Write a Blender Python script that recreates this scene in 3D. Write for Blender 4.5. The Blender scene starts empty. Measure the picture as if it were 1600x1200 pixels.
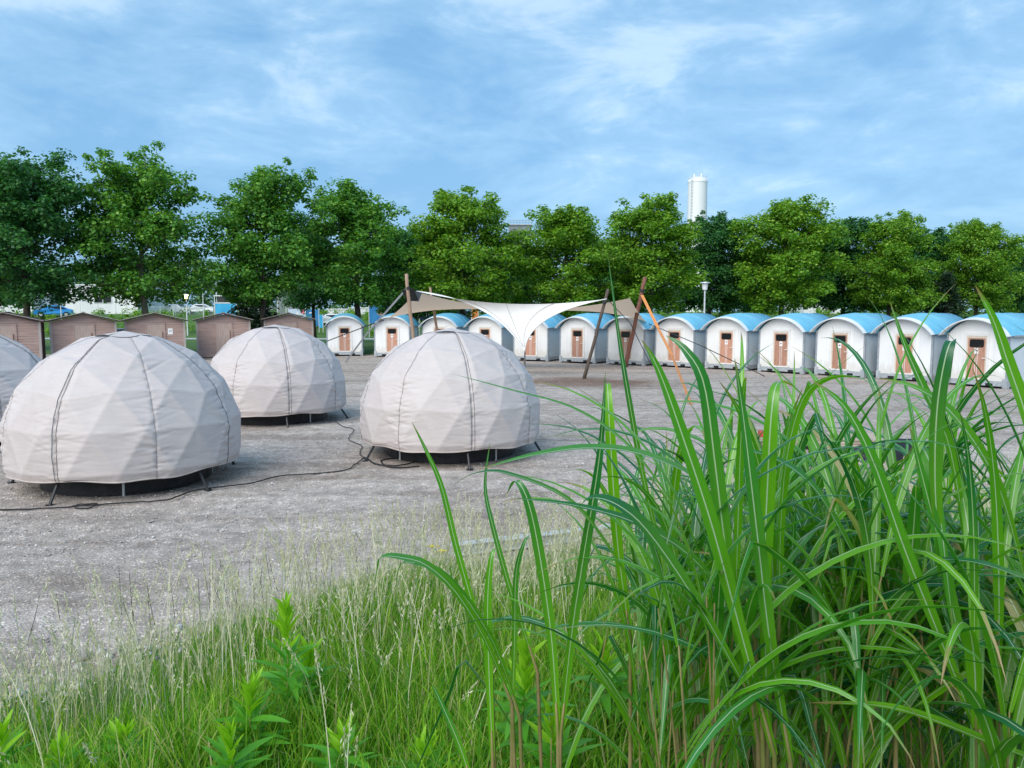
import bpy, math, random
import numpy as np
from mathutils import Vector, Matrix

# ------------------------------------------------------------------ camera, sky, sun, exposure
SC = bpy.context.scene
COL = SC.collection
R = math.radians
CAM_H, PITCH, FPX = 2.6, math.atan(110 / 1200), 1200.0
cam_data = bpy.data.cameras.new('camera')
cam_data.sensor_width = 36.0
cam_data.lens = 36.0 * FPX / 1600.0
cam_data.clip_start = 0.05
cam_data.clip_end = 6000
cam = bpy.data.objects.new('camera', cam_data)
COL.objects.link(cam)
cam.location = (0, 0, CAM_H)
cam.rotation_euler = (math.pi / 2 - PITCH, 0, 0)
SC.camera = cam

SUN_EL, SUN_AZ = R(40), R(-150)          # azimuth measured from +Y towards +X : behind-left of the camera
world = bpy.data.worlds.new('World')
SC.world = world
world.use_nodes = True
wn, wl = world.node_tree.nodes, world.node_tree.links
wn.clear()
w_out = wn.new('ShaderNodeOutputWorld')
w_bg = wn.new('ShaderNodeBackground')
w_bg.inputs['Strength'].default_value = 0.12
w_sky = wn.new('ShaderNodeTexSky')
w_sky.sky_type = 'NISHITA'
w_sky.sun_disc = False
w_sky.sun_elevation = SUN_EL
w_sky.sun_rotation = SUN_AZ
w_sky.air_density = 1.0
w_sky.dust_density = 1.2
w_sky.ozone_density = 2.0
w_geo = wn.new('ShaderNodeTexCoord')
w_sep = wn.new('ShaderNodeSeparateXYZ')
wl.new(w_geo.outputs['Generated'], w_sep.inputs[0])


def wmath(op, a, b=None, c=None):
    n = wn.new('ShaderNodeMath')
    n.operation = op
    for i, v in enumerate((a, b, c)):
        if v is None:
            continue
        if isinstance(v, (int, float)):
            n.inputs[i].default_value = v
        else:
            wl.new(v, n.inputs[i])
    return n.outputs[0]


w_cmb = wn.new('ShaderNodeCombineXYZ')
wl.new(w_sep.outputs['X'], w_cmb.inputs[0])
wl.new(w_sep.outputs['Y'], w_cmb.inputs[1])
wl.new(wmath('MULTIPLY', w_sep.outputs['Z'], 2.1), w_cmb.inputs[2])


def wnoise(scale, detail, rough, dist, off, stretch=(1, 1, 1)):
    m = wn.new('ShaderNodeMapping')
    m.inputs['Location'].default_value = off
    m.inputs['Scale'].default_value = stretch
    wl.new(w_cmb.outputs[0], m.inputs[0])
    n = wn.new('ShaderNodeTexNoise')
    n.inputs['Scale'].default_value = scale
    n.inputs['Detail'].default_value = detail
    n.inputs['Roughness'].default_value = rough
    n.inputs['Distortion'].default_value = dist
    wl.new(m.outputs[0], n.inputs['Vector'])
    return n.outputs[0]


def wramp(src, stops):
    r = wn.new('ShaderNodeValToRGB')
    r.color_ramp.interpolation = 'EASE'
    while len(r.color_ramp.elements) < len(stops):
        r.color_ramp.elements.new(0.5)
    for e, (p, c) in zip(r.color_ramp.elements, stops):
        e.position = p
        e.color = (c[0], c[1], c[2], 1)
    wl.new(src, r.inputs[0])
    return r.outputs[0]


CLOUD_A, CLOUD_B, CLOUD_C = (0.76, 1.70, 2.82), (1.20, 2.18, 3.22), (2.15, 2.98, 3.75)
n_big = wnoise(2.1, 6, 0.56, 0.25, (3.1, 1.7, 0.4), (1.0, 1.0, 1))
n_fine = wnoise(7.0, 9, 0.60, 0.35, (8.3, 2.2, 0.9), (0.9, 0.9, 1.15))
mixn = wmath('ADD', wmath('MULTIPLY', n_big, 0.50), wmath('MULTIPLY', n_fine, 0.50))
c_col = wn.new('ShaderNodeValToRGB')
els = c_col.color_ramp.elements
els[0].position, els[0].color = 0.0, (0, 0, 0, 1)
els[1].position, els[1].color = 1.0, (1, 1, 1, 1)
wl.new(mixn, c_col.inputs[0])


def wmix(fac, a, b):
    n = wn.new('ShaderNodeMix')
    n.data_type = 'RGBA'
    if isinstance(fac, (int, float)):
        n.inputs[0].default_value = fac
    else:
        wl.new(fac, n.inputs[0])
    for s, v in ((6, a), (7, b)):
        if isinstance(v, tuple):
            n.inputs[s].default_value = (v[0], v[1], v[2], 1)
        else:
            wl.new(v, n.inputs[s])
    return n.outputs[2]


m1 = wramp(mixn, [(0.40, (0, 0, 0)), (0.53, (1, 1, 1))])
m2 = wramp(mixn, [(0.50, (0, 0, 0)), (0.61, (1, 1, 1))])
cl = wmix(m1, CLOUD_A, CLOUD_B)
cl = wmix(m2, cl, CLOUD_C)
final = wmix(0.86, w_sky.outputs[0], cl)     # a nearly closed deck of thin cloud in front of the blue sky
wl.new(final, w_bg.inputs['Color'])
wl.new(w_bg.outputs[0], w_out.inputs[0])

sun_d = bpy.data.lights.new('sun', 'SUN')
sun_d.energy = 1.5
sun_d.angle = R(55)
sun_d.color = (1.0, 0.94, 0.86)
sun = bpy.data.objects.new('sun', sun_d)
COL.objects.link(sun)
sun_dir = Vector((math.sin(SUN_AZ) * math.cos(SUN_EL), math.cos(SUN_AZ) * math.cos(SUN_EL), math.sin(SUN_EL)))
sun.rotation_euler = sun_dir.to_track_quat('Z', 'Y').to_euler()

SC.view_settings.view_transform = 'Standard'
SC.view_settings.look = 'None'
SC.view_settings.gamma = 1.0
SC.view_settings.exposure = 1.2
SC.view_settings.use_curve_mapping = False
SC.cycles.max_bounces = 6
SC.cycles.diffuse_bounces = 3
SC.cycles.glossy_bounces = 2
SC.cycles.transmission_bounces = 3
SC.cycles.caustics_reflective = False
SC.cycles.caustics_refractive = False

rng = np.random.default_rng(7)
random.seed(7)


# ------------------------------------------------------------------ helpers
def ray(px, py):
    u, v = (px - 800) / FPX, (600 - py) / FPX
    return Vector((u, math.cos(PITCH) + v * math.sin(PITCH), -math.sin(PITCH) + v * math.cos(PITCH)))


def at(px, py, d):
    """world point seen at a photo pixel at forward distance d (metres)"""
    r = ray(px, py)
    return Vector((0, 0, CAM_H)) + r * (d / r.y)


def gnd(px, py, z=0.0):
    r = ray(px, py)
    return Vector((0, 0, CAM_H)) + r * ((z - CAM_H) / r.z)


def sstep(a, b, x):
    t = np.clip((x - a) / (b - a), 0, 1)
    return t * t * (3 - 2 * t)


def vnoise(x, y, seed=0):
    """cheap smooth value noise, vectorised"""
    x = np.asarray(x, float)
    y = np.asarray(y, float)
    xi, yi = np.floor(x), np.floor(y)
    fx, fy = x - xi, y - yi
    fx, fy = fx * fx * (3 - 2 * fx), fy * fy * (3 - 2 * fy)

    def h(a, b):
        s = np.sin(a * 127.1 + b * 311.7 + seed * 74.7) * 43758.5453
        return s - np.floor(s)
    return (h(xi, yi) * (1 - fx) + h(xi + 1, yi) * fx) * (1 - fy) + (h(xi, yi + 1) * (1 - fx) + h(xi + 1, yi + 1) * fx) * fy


class MB:
    def __init__(self):
        self.v, self.f = [], []

    def add(self, verts, faces):
        o = len(self.v)
        self.v.extend([tuple(p) for p in verts])
        self.f.extend([tuple(i + o for i in fc) for fc in faces])
        return self

    def box(self, x0, x1, y0, y1, z0, z1):
        vs = [(x, y, z) for z in (z0, z1) for y in (y0, y1) for x in (x0, x1)]
        return self.add(vs, [(0, 2, 3, 1), (4, 5, 7, 6), (0, 1, 5, 4), (2, 6, 7, 3), (0, 4, 6, 2), (1, 3, 7, 5)])

    def bbox(self, x0, x1, y0, y1, z0, z1, b=0.01):
        """box with chamfered vertical and horizontal edges (8 corner-cut)"""
        xs, ys, zs = (x0, x0 + b, x1 - b, x1), (y0, y0 + b, y1 - b, y1), (z0, z0 + b, z1 - b, z1)
        ring = lambda xa, xb, ya, yb, bb: [(xa + bb, ya), (xb - bb, ya), (xb, ya + bb), (xb, yb - bb), (xb - bb, yb), (xa + bb, yb), (xa, yb - bb), (xa, ya + bb)]
        vs = []
        for z, ins in ((z0, b), (z0 + b, 0), (z1 - b, 0), (z1, b)):
            for x, y in ring(x0 + ins, x1 - ins, y0 + ins, y1 - ins, b):
                vs.append((x, y, z))
        fs = [tuple(range(7, -1, -1)), tuple(range(24, 32))]
        for k in range(3):
            for i in range(8):
                j = (i + 1) % 8
                fs.append((k * 8 + i, k * 8 + j, k * 8 + 8 + j, k * 8 + 8 + i))
        return self.add(vs, fs)

    def tube(self, pts, r, n=8, cap=True):
        pts = [Vector(p) for p in pts]
        rs = r if isinstance(r, (list, tuple)) else [r] * len(pts)
        vs, fs = [], []
        prev = None
        for i, p in enumerate(pts):
            d = (pts[min(i + 1, len(pts) - 1)] - pts[max(i - 1, 0)])
            d = d.normalized() if d.length > 1e-9 else Vector((0, 0, 1))
            if prev is None:
                a = d.cross(Vector((0, 0, 1)))
                if a.length < 1e-3:
                    a = d.cross(Vector((1, 0, 0)))
            else:
                a = prev - d * prev.dot(d)
            a.normalize()
            prev = a
            b = d.cross(a)
            for k in range(n):
                t = 2 * math.pi * k / n
                vs.append(p + (a * math.cos(t) + b * math.sin(t)) * rs[i])
        for i in range(len(pts) - 1):
            for k in range(n):
                k2 = (k + 1) % n
                fs.append((i * n + k, i * n + k2, (i + 1) * n + k2, (i + 1) * n + k))
        if cap:
            fs.append(tuple(range(n - 1, -1, -1)))
            fs.append(tuple((len(pts) - 1) * n + k for k in range(n)))
        return self.add(vs, fs)

    def prism_xz(self, poly, y0, y1):
        n = len(poly)
        vs = [(x, y0, z) for x, z in poly] + [(x, y1, z) for x, z in poly]
        fs = [tuple(range(n)), tuple(range(2 * n - 1, n - 1, -1))]
        for i in range(n):
            j = (i + 1) % n
            fs.append((i, i + n, j + n, j))
        return self.add(vs, fs)

    def grid(self, P):
        ny, nx = P.shape[:2]
        vs = P.reshape(-1, 3).tolist()
        fs = [(j * nx + i, j * nx + i + 1, (j + 1) * nx + i + 1, (j + 1) * nx + i) for j in range(ny - 1) for i in range(nx - 1)]
        return self.add(vs, fs)

    def mesh(self, name, mat, smooth=False):
        me = bpy.data.meshes.new(name)
        me.from_pydata([tuple(p) for p in self.v], [], self.f)
        if smooth:
            me.polygons.foreach_set('use_smooth', [True] * len(me.polygons))
        if mat:
            me.materials.append(mat)
        me.update()
        return me

    def build(self, name, mat, parent=None, smooth=False):
        return link(name, self.mesh(name, mat, smooth), parent)


def link(name, me, parent=None):
    o = bpy.data.objects.new(name, me)
    COL.objects.link(o)
    if parent is not None:
        o.parent = parent
    return o


def fast_mesh(name, verts, quads=None, tris=None, mat=None, smooth=False, uv=None):
    me = bpy.data.meshes.new(name)
    nq = 0 if quads is None else len(quads)
    nt = 0 if tris is None else len(tris)
    loops = []
    if nq:
        loops.append(np.asarray(quads, np.int32).ravel())
    if nt:
        loops.append(np.asarray(tris, np.int32).ravel())
    lv = np.concatenate(loops)
    me.vertices.add(len(verts))
    me.vertices.foreach_set('co', np.asarray(verts, np.float32).ravel())
    me.loops.add(len(lv))
    me.loops.foreach_set('vertex_index', lv)
    me.polygons.add(nq + nt)
    st = np.concatenate([np.arange(nq) * 4, nq * 4 + np.arange(nt) * 3]).astype(np.int32)
    me.polygons.foreach_set('loop_start', st)
    if smooth:
        me.polygons.foreach_set('use_smooth', np.ones(nq + nt, bool))
    if uv is not None:
        ul = me.uv_layers.new(name='UVMap')
        ul.data.foreach_set('uv', np.asarray(uv, np.float32)[lv].ravel())
    if mat:
        me.materials.append(mat)
    me.update(calc_edges=True)
    me.validate()
    return me


def tag(o, label=None, cat=None, group=None, kind=None):
    if label:
        o['label'] = label
    if cat:
        o['category'] = cat
    if group:
        o['group'] = group
    if kind:
        o['kind'] = kind
    return o


def thing(name, label, cat, loc=(0, 0, 0), rz=0.0, group=None):
    o = bpy.data.objects.new(name, None)
    o.empty_display_size = 0.2
    COL.objects.link(o)
    o.location = loc
    o.rotation_euler = (0, 0, rz)
    return tag(o, label, cat, group)


def copy_tree(src, parent=None):
    c = src.copy()
    COL.objects.link(c)
    c.parent = parent
    for ch in list(src.children):
        copy_tree(ch, c)
    return c


# ------------------------------------------------------------------ materials
def new_mat(name):
    m = bpy.data.materials.new(name)
    m.use_nodes = True
    nt = m.node_tree
    return m, nt.nodes, nt.links, nt.nodes['Principled BSDF']


def ramp_node(N, L, src, stops, interp='LINEAR'):
    r = N.new('ShaderNodeValToRGB')
    r.color_ramp.interpolation = interp
    while len(r.color_ramp.elements) < len(stops):
        r.color_ramp.elements.new(0.5)
    for e, (p, c) in zip(r.color_ramp.elements, stops):
        e.position = p
        e.color = (c[0], c[1], c[2], 1)
    L.new(src, r.inputs[0])
    return r.outputs[0]


def noise_node(N, L, scale, detail=4, rough=0.55, coord='Object', stretch=None, dist=0.0):
    tc = N.new('ShaderNodeTexCoord')
    vec = tc.outputs[coord]
    if stretch:
        mp = N.new('ShaderNodeMapping')
        mp.inputs['Scale'].default_value = stretch
        L.new(vec, mp.inputs[0])
        vec = mp.outputs[0]
    n = N.new('ShaderNodeTexNoise')
    n.inputs['Scale'].default_value = scale
    n.inputs['Detail'].default_value = detail
    n.inputs['Roughness'].default_value = rough
    n.inputs['Distortion'].default_value = dist
    L.new(vec, n.inputs['Vector'])
    return n.outputs[0]


def bump(N, L, B, h, strength, dist=0.02):
    b = N.new('ShaderNodeBump')
    b.inputs['Strength'].default_value = strength
    b.inputs['Distance'].default_value = dist
    L.new(h, b.inputs['Height'])
    L.new(b.outputs[0], B.inputs['Normal'])
    return b


def mat_noise(name, c1, c2, scale=4.0, rough=0.7, bmp=0.0, stretch=None, metallic=0.0, detail=5, lo=0.35, hi=0.65, spec=0.3, bdist=0.01):
    m, N, L, B = new_mat(name)
    n = noise_node(N, L, scale, detail, 0.6, 'Object', stretch)
    L.new(ramp_node(N, L, n, [(lo, c1), (hi, c2)]), B.inputs['Base Color'])
    B.inputs['Roughness'].default_value = rough
    B.inputs['Metallic'].default_value = metallic
    B.inputs['Specular IOR Level'].default_value = spec
    if bmp:
        bump(N, L, B, n, bmp, bdist)
    return m


def mat_leaf(name, stops, trans=0.35, rough=0.5, tcol=None, spec=0.35, midrib=None):
    """leaf: colour varies from leaf to leaf, lets light through"""
    m, N, L, B = new_mat(name)
    g = N.new('ShaderNodeNewGeometry')
    col = ramp_node(N, L, g.outputs['Random Per Island'], stops)
    if midrib:
        uvn = N.new('ShaderNodeUVMap')
        sx = N.new('ShaderNodeSeparateXYZ')
        L.new(uvn.outputs[0], sx.inputs[0])
        # young yellow-green towards the sheath, bluer towards the tip
        oi = N.new('ShaderNodeObjectInfo')
        col = ramp_node(N, L, oi.outputs['Random'], stops)
        mx0 = N.new('ShaderNodeMix')
        mx0.data_type = 'RGBA'
        L.new(ramp_node(N, L, sx.outputs[1], [(0.05, (1, 1, 1)), (0.6, (0, 0, 0))]), mx0.inputs[0])
        L.new(col, mx0.inputs[6])
        mx0.inputs[7].default_value = (*midrib[1], 1)
        fib = noise_node(N, L, 1.0, 3, 0.6, 'UV', (90, 1.5, 1))
        mx1 = N.new('ShaderNodeMix')
        mx1.data_type = 'RGBA'
        mx1.blend_type = 'MULTIPLY'
        mx1.inputs[0].default_value = 1.0
        L.new(mx0.outputs[2], mx1.inputs[6])
        L.new(ramp_node(N, L, fib, [(0.3, (0.72, 0.74, 0.72)), (0.7, (1.2, 1.2, 1.2))]), mx1.inputs[7])
        mx = N.new('ShaderNodeMix')
        mx.data_type = 'RGBA'
        L.new(ramp_node(N, L, sx.outputs[0], [(0.44, (0, 0, 0)), (0.47, (1, 1, 1)), (0.53, (1, 1, 1)), (0.56, (0, 0, 0))]), mx.inputs[0])
        L.new(mx1.outputs[2], mx.inputs[6])
        mx.inputs[7].default_value = (*midrib[0], 1)
        # some blades have browned tips and edges
        tipn = noise_node(N, L, 1.0, 4, 0.6, 'UV', (4, 22, 1))
        tsum = N.new('ShaderNodeMath')
        tsum.operation = 'MULTIPLY_ADD'
        L.new(tipn, tsum.inputs[0])
        tsum.inputs[1].default_value = 0.30
        L.new(sx.outputs[1], tsum.inputs[2])
        tr = N.new('ShaderNodeMath')
        tr.operation = 'MULTIPLY_ADD'
        L.new(oi.outputs['Random'], tr.inputs[0])
        tr.inputs[1].default_value = 0.16
        L.new(tsum.outputs[0], tr.inputs[2])
        mxt = N.new('ShaderNodeMix')
        mxt.data_type = 'RGBA'
        L.new(ramp_node(N, L, tr.outputs[0], [(0.0, (0, 0, 0)), (1.0, (0, 0, 0))]), mxt.inputs[0])
        mrt = N.new('ShaderNodeMapRange')
        mrt.inputs['From Min'].default_value = 1.13
        mrt.inputs['From Max'].default_value = 1.22
        L.new(tr.outputs[0], mrt.inputs['Value'])
        L.new(mrt.outputs[0], mxt.inputs[0])
        L.new(mx.outputs[2], mxt.inputs[6])
        mxt.inputs[7].default_value = (0.32, 0.21, 0.08, 1)
        col = mxt.outputs[2]
        bump(N, L, B, fib, 0.25, 0.002)
    L.new(col, B.inputs['Base Color'])
    B.inputs['Roughness'].default_value = rough
    B.inputs['Specular IOR Level'].default_value = spec
    t = N.new('ShaderNodeBsdfTranslucent')
    gm = N.new('ShaderNodeMix')
    gm.data_type = 'RGBA'
    gm.blend_type = 'MULTIPLY'
    gm.inputs[0].default_value = 1.0
    L.new(col, gm.inputs[6])
    tc = tcol or (1.9, 1.7, 0.5)
    gm.inputs[7].default_value = (*tc, 1)
    L.new(gm.outputs[2], t.inputs['Color'])
    mixs = N.new('ShaderNodeMixShader')
    mixs.inputs[0].default_value = trans
    L.new(B.outputs[0], mixs.inputs[1])
    L.new(t.outputs[0], mixs.inputs[2])
    out = [n for n in N if n.type == 'OUTPUT_MATERIAL'][0]
    L.new(mixs.outputs[0], out.inputs['Surface'])
    return m


M = {}
# gravel: pale crushed stone with darker fines, worn tracks and white chips
m, N, L, B = new_mat('gravel')
big = noise_node(N, L, 0.35, 5, 0.6, 'Object', (1, 1.6, 1), 0.6)
mid = noise_node(N, L, 4.0, 6, 0.7)
fin = noise_node(N, L, 42.0, 3, 0.7)
vo = N.new('ShaderNodeTexVoronoi')
vo.inputs['Scale'].default_value = 44.0
tcv = N.new('ShaderNodeTexCoord')
L.new(tcv.outputs['Object'], vo.inputs['Vector'])
c_big = ramp_node(N, L, big, [(0.30, (0.365, 0.305, 0.265)), (0.52, (0.455, 0.392, 0.348)), (0.72, (0.55, 0.485, 0.435))])


def mulmix(a, b, fac=1.0, mode='MULTIPLY'):
    n = N.new('ShaderNodeMix')
    n.data_type = 'RGBA'
    n.blend_type = mode
    n.inputs[0].default_value = fac
    L.new(a, n.inputs[6])
    L.new(b, n.inputs[7])
    return n.outputs[2]


c2 = mulmix(c_big, ramp_node(N, L, mid, [(0.32, (0.66, 0.65, 0.64)), (0.66, (1.22, 1.22, 1.22))]))
c3 = mulmix(c2, ramp_node(N, L, fin, [(0.3, (0.68, 0.67, 0.66)), (0.5, (0.98, 0.98, 0.98)), (0.74, (1.35, 1.35, 1.35))]))
sepc = N.new('ShaderNodeSeparateColor')
L.new(vo.outputs['Color'], sepc.inputs[0])
flk = ramp_node(N, L, sepc.outputs[0], [(0.5, (0.92, 0.92, 0.92)), (0.80, (1.08, 1.08, 1.08)), (0.93, (1.6, 1.6, 1.6))], 'CONSTANT')
trk = noise_node(N, L, 1.0, 4, 0.55, 'Object', (0.10, 1.5, 1), 0.8)
c3 = mulmix(c3, ramp_node(N, L, trk, [(0.36, (0.84, 0.82, 0.80)), (0.48, (1.0, 1.0, 1.0)), (0.62, (1.10, 1.10, 1.10))]))
shade_tc = N.new('ShaderNodeTexCoord')  # brown ellipse: the canopy's shade painted into the gravel colour
shade_mp = N.new('ShaderNodeMapping')
shade_mp.vector_type = 'TEXTURE'
shade_mp.inputs['Location'].default_value = (3.0, 29.0, 0)
shade_mp.inputs['Scale'].default_value = (4.2, 2.6, 1)
L.new(shade_tc.outputs['Object'], shade_mp.inputs[0])
shade_len = N.new('ShaderNodeVectorMath')
shade_len.operation = 'LENGTH'
L.new(shade_mp.outputs[0], shade_len.inputs[0])
shade_n = noise_node(N, L, 0.8, 5, 0.6)
shade_ad = N.new('ShaderNodeMath')
shade_ad.operation = 'MULTIPLY_ADD'
L.new(shade_n, shade_ad.inputs[0])
shade_ad.inputs[1].default_value = 0.9
L.new(shade_len.outputs['Value'], shade_ad.inputs[2])
tent_shade = N.new('ShaderNodeMapRange')
tent_shade.inputs['From Min'].default_value = 0.85
tent_shade.inputs['From Max'].default_value = 1.45
L.new(shade_ad.outputs[0], tent_shade.inputs['Value'])
c3 = mulmix(c3, ramp_node(N, L, tent_shade.outputs[0], [(0.0, (0.50, 0.40, 0.35)), (1.0, (1, 1, 1))]))
c4 = mulmix(c3, flk)
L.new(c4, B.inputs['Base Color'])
B.inputs['Roughness'].default_value = 0.9
B.inputs['Specular IOR Level'].default_value = 0.2
addn = N.new('ShaderNodeMath')
L.new(fin, addn.inputs[0])
L.new(vo.outputs['Distance'], addn.inputs[1])
bump(N, L, B, addn.outputs[0], 0.7, 0.02)
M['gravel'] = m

# soil and turf of the bank and the lawns
m, N, L, B = new_mat('turf_ground')
n1 = noise_node(N, L, 0.6, 6, 0.65)
n2 = noise_node(N, L, 14.0, 5, 0.7)
ca = ramp_node(N, L, n1, [(0.35, (0.035, 0.095, 0.014)), (0.6, (0.075, 0.17, 0.02)), (0.75, (0.12, 0.16, 0.05))])
cb = mulmix(ca, ramp_node(N, L, n2, [(0.3, (0.5, 0.5, 0.45)), (0.7, (1.35, 1.3, 1.2))]))
L.new(cb, B.inputs['Base Color'])
B.inputs['Roughness'].default_value = 0.95
bump(N, L, B, n2, 0.8, 0.03)
M['turf'] = m

M['stone'] = None
m, N, L, B = new_mat('loose_stone')
g = N.new('ShaderNodeNewGeometry')
L.new(ramp_node(N, L, g.outputs['Random Per Island'], [(0.0, (0.24, 0.22, 0.21)), (0.5, (0.40, 0.375, 0.365)), (0.8, (0.54, 0.52, 0.50)), (1.0, (0.76, 0.74, 0.72))]), B.inputs['Base Color'])
B.inputs['Roughness'].default_value = 0.85
M['stone'] = m

# dome cover: pinkish off-white coated polyester with fine weave and faint grime
m, N, L, B = new_mat('dome_fabric')
n1 = noise_node(N, L, 1.3, 5, 0.6)
n2 = noise_node(N, L, 7.0, 5, 0.65, 'Object', (1, 1, 4))
ca = ramp_node(N, L, n1, [(0.3, (0.525, 0.468, 0.452)), (0.7, (0.58, 0.522, 0.506))])
cb = mulmix(ca, ramp_node(N, L, n2, [(0.3, (0.94, 0.935, 0.93)), (0.7, (1.03, 1.03, 1.03))]))
tcz = N.new('ShaderNodeTexCoord')
spz = N.new('ShaderNodeSeparateXYZ')
L.new(tcz.outputs['Object'], spz.inputs[0])
n3 = noise_node(N, L, 5.0, 6, 0.7)
adz = N.new('ShaderNodeMath')
adz.operation = 'MULTIPLY_ADD'
L.new(n3, adz.inputs[0])
adz.inputs[1].default_value = -0.55
L.new(spz.outputs[2], adz.inputs[2])
cb = mulmix(cb, ramp_node(N, L, adz.outputs[0], [(0.0, (1, 1, 1)), (1.0, (1, 1, 1))]))
mudr = N.new('ShaderNodeMapRange')
mudr.inputs['From Min'].default_value = -0.72
mudr.inputs['From Max'].default_value = -0.56
L.new(adz.outputs[0], mudr.inputs['Value'])
cb = mulmix(cb, ramp_node(N, L, mudr.outputs[0], [(0.0, (0.86, 0.83, 0.79)), (1.0, (1, 1, 1))]))
L.new(cb, B.inputs['Base Color'])
B.inputs['Roughness'].default_value = 0.62
B.inputs['Specular IOR Level'].default_value = 0.35
bump(N, L, B, n2, 0.18, 0.012)
M['dome'] = m

M['seam_dark'] = mat_noise('dark_zip_tape', (0.09, 0.09, 0.10), (0.15, 0.15, 0.16), 30, 0.6)
M['seam_grey'] = mat_noise('grey_seam_tape', (0.22, 0.21, 0.22), (0.32, 0.30, 0.31), 30, 0.7)
M['black_metal'] = mat_noise('black_painted_steel', (0.012, 0.012, 0.014), (0.03, 0.03, 0.032), 12, 0.45, spec=0.5)
M['dark_floor'] = mat_noise('dark_plywood', (0.02, 0.018, 0.016), (0.05, 0.045, 0.04), 6, 0.8)
M['cable'] = mat_noise('black_rubber', (0.012, 0.012, 0.013), (0.025, 0.025, 0.028), 20, 0.55)
M['cabin_white'] = mat_noise('white_cabin_panel', (0.72, 0.72, 0.715), (0.83, 0.83, 0.825), 1.1, 0.42, spec=0.45, stretch=(1, 1, 0.35))
m, N, L, B = new_mat('white_cabin_front')
n1 = noise_node(N, L, 1.1, 5, 0.6, 'Object', (1, 1, 0.35))
ca = ramp_node(N, L, n1, [(0.35, (0.80, 0.795, 0.78)), (0.65, (0.87, 0.865, 0.85))])
oi = N.new('ShaderNodeObjectInfo')
ca = mulmix(ca, ramp_node(N, L, oi.outputs['Random'], [(0.0, (0.93, 0.925, 0.91)), (0.5, (1, 1, 1)), (1.0, (0.96, 0.97, 0.99))]))
tcz = N.new('ShaderNodeTexCoord')
spz = N.new('ShaderNodeSeparateXYZ')
L.new(tcz.outputs['Object'], spz.inputs[0])
n3 = noise_node(N, L, 2.6, 6, 0.7, 'Object', (2.5, 1, 0.6))
adz = N.new('ShaderNodeMath')
adz.operation = 'MULTIPLY_ADD'
L.new(n3, adz.inputs[0])
adz.inputs[1].default_value = -0.9
L.new(spz.outputs[2], adz.inputs[2])
ca = mulmix(ca, ramp_node(N, L, adz.outputs[0], [(0.0, (0.86, 0.84, 0.80)), (0.22, (1, 1, 1))]))
L.new(ca, B.inputs['Base Color'])
B.inputs['Roughness'].default_value = 0.42
M['cabin_front'] = m
M['cabin_side'] = mat_noise('shaded_white_cabin_panel', (0.58, 0.65, 0.69), (0.66, 0.72, 0.75), 1.4, 0.5, spec=0.4)  # white side panels with the blue-grey of shade put into the colour
M['cabin_steel'] = mat_noise('grey_steel_frame', (0.33, 0.36, 0.385), (0.46, 0.49, 0.51), 5, 0.45, metallic=0.1)
M['cabin_post'] = mat_noise('grey_corner_post', (0.26, 0.29, 0.32), (0.36, 0.39, 0.42), 5, 0.45)
M['cabin_blue'] = mat_noise('sky_blue_roof_sheet', (0.13, 0.43, 0.60), (0.20, 0.52, 0.67), 1.6, 0.42, spec=0.45)
M['visor'] = mat_noise('white_roof_visor', (0.62, 0.645, 0.66), (0.74, 0.76, 0.77), 2.5, 0.45)
m, N, L, B = new_mat('door_wood')
n1 = noise_node(N, L, 3.0, 6, 0.6, 'Object', (14, 1, 0.9), 0.4)
oi = N.new('ShaderNodeObjectInfo')
L.new(mulmix(ramp_node(N, L, n1, [(0.28, (0.33, 0.155, 0.10)), (0.5, (0.48, 0.25, 0.17)), (0.72, (0.60, 0.36, 0.27))]), ramp_node(N, L, oi.outputs['Random'], [(0.0, (0.82, 0.80, 0.78)), (0.6, (1.0, 1.0, 1.0)), (1.0, (1.12, 1.08, 1.04))])), B.inputs['Base Color'])
B.inputs['Roughness'].default_value = 0.5
M['door'] = m
M['door_frame'] = mat_noise('pale_beige_door_frame', (0.60, 0.50, 0.40), (0.70, 0.61, 0.51), 6, 0.5)
M['trim_white'] = mat_noise('white_trim', (0.70, 0.69, 0.67), (0.80, 0.79, 0.78), 6, 0.5)
m, N, L, B = new_mat('dark_glass')
B.inputs['Base Color'].default_value = (0.006, 0.007, 0.008, 1)
B.inputs['Roughness'].default_value = 0.12
n1 = noise_node(N, L, 5)
bump(N, L, B, n1, 0.03)
M['glass'] = m
M['paper'] = mat_noise('white_paper', (0.78, 0.77, 0.75), (0.85, 0.84, 0.83), 20, 0.8)
M['ink'] = mat_noise('printed_ink', (0.18, 0.12, 0.11), (0.26, 0.2, 0.18), 40, 0.8)
M['pocket'] = mat_noise('dark_recess_shade', (0.012, 0.013, 0.014), (0.03, 0.03, 0.032), 10, 0.7)  # shade inside the open fork pockets, put into a near-black colour

m, N, L, B = new_mat('hut_timber')
n1 = noise_node(N, L, 2.2, 6, 0.65, 'Object', (0.5, 1, 5), 0.3)
n2 = noise_node(N, L, 0.7, 4, 0.6)
ca = ramp_node(N, L, n1, [(0.3, (0.30, 0.205, 0.178)), (0.5, (0.39, 0.275, 0.24)), (0.72, (0.48, 0.35, 0.305))])
cb = mulmix(ca, ramp_node(N, L, n2, [(0.35, (0.86, 0.87, 0.9)), (0.65, (1.12, 1.05, 1.0))]))
L.new(cb, B.inputs['Base Color'])
B.inputs['Roughness'].default_value = 0.8
bump(N, L, B, n1, 0.25, 0.01)
M['hut'] = m
M['hut_trim'] = mat_noise('weathered_pale_board', (0.36, 0.31, 0.28), (0.48, 0.43, 0.40), 6, 0.8, stretch=(4, 4, 0.6))
M['hut_door'] = mat_noise('hut_door_board', (0.38, 0.28, 0.24), (0.48, 0.37, 0.32), 3, 0.8, stretch=(5, 1, 0.6))
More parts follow.
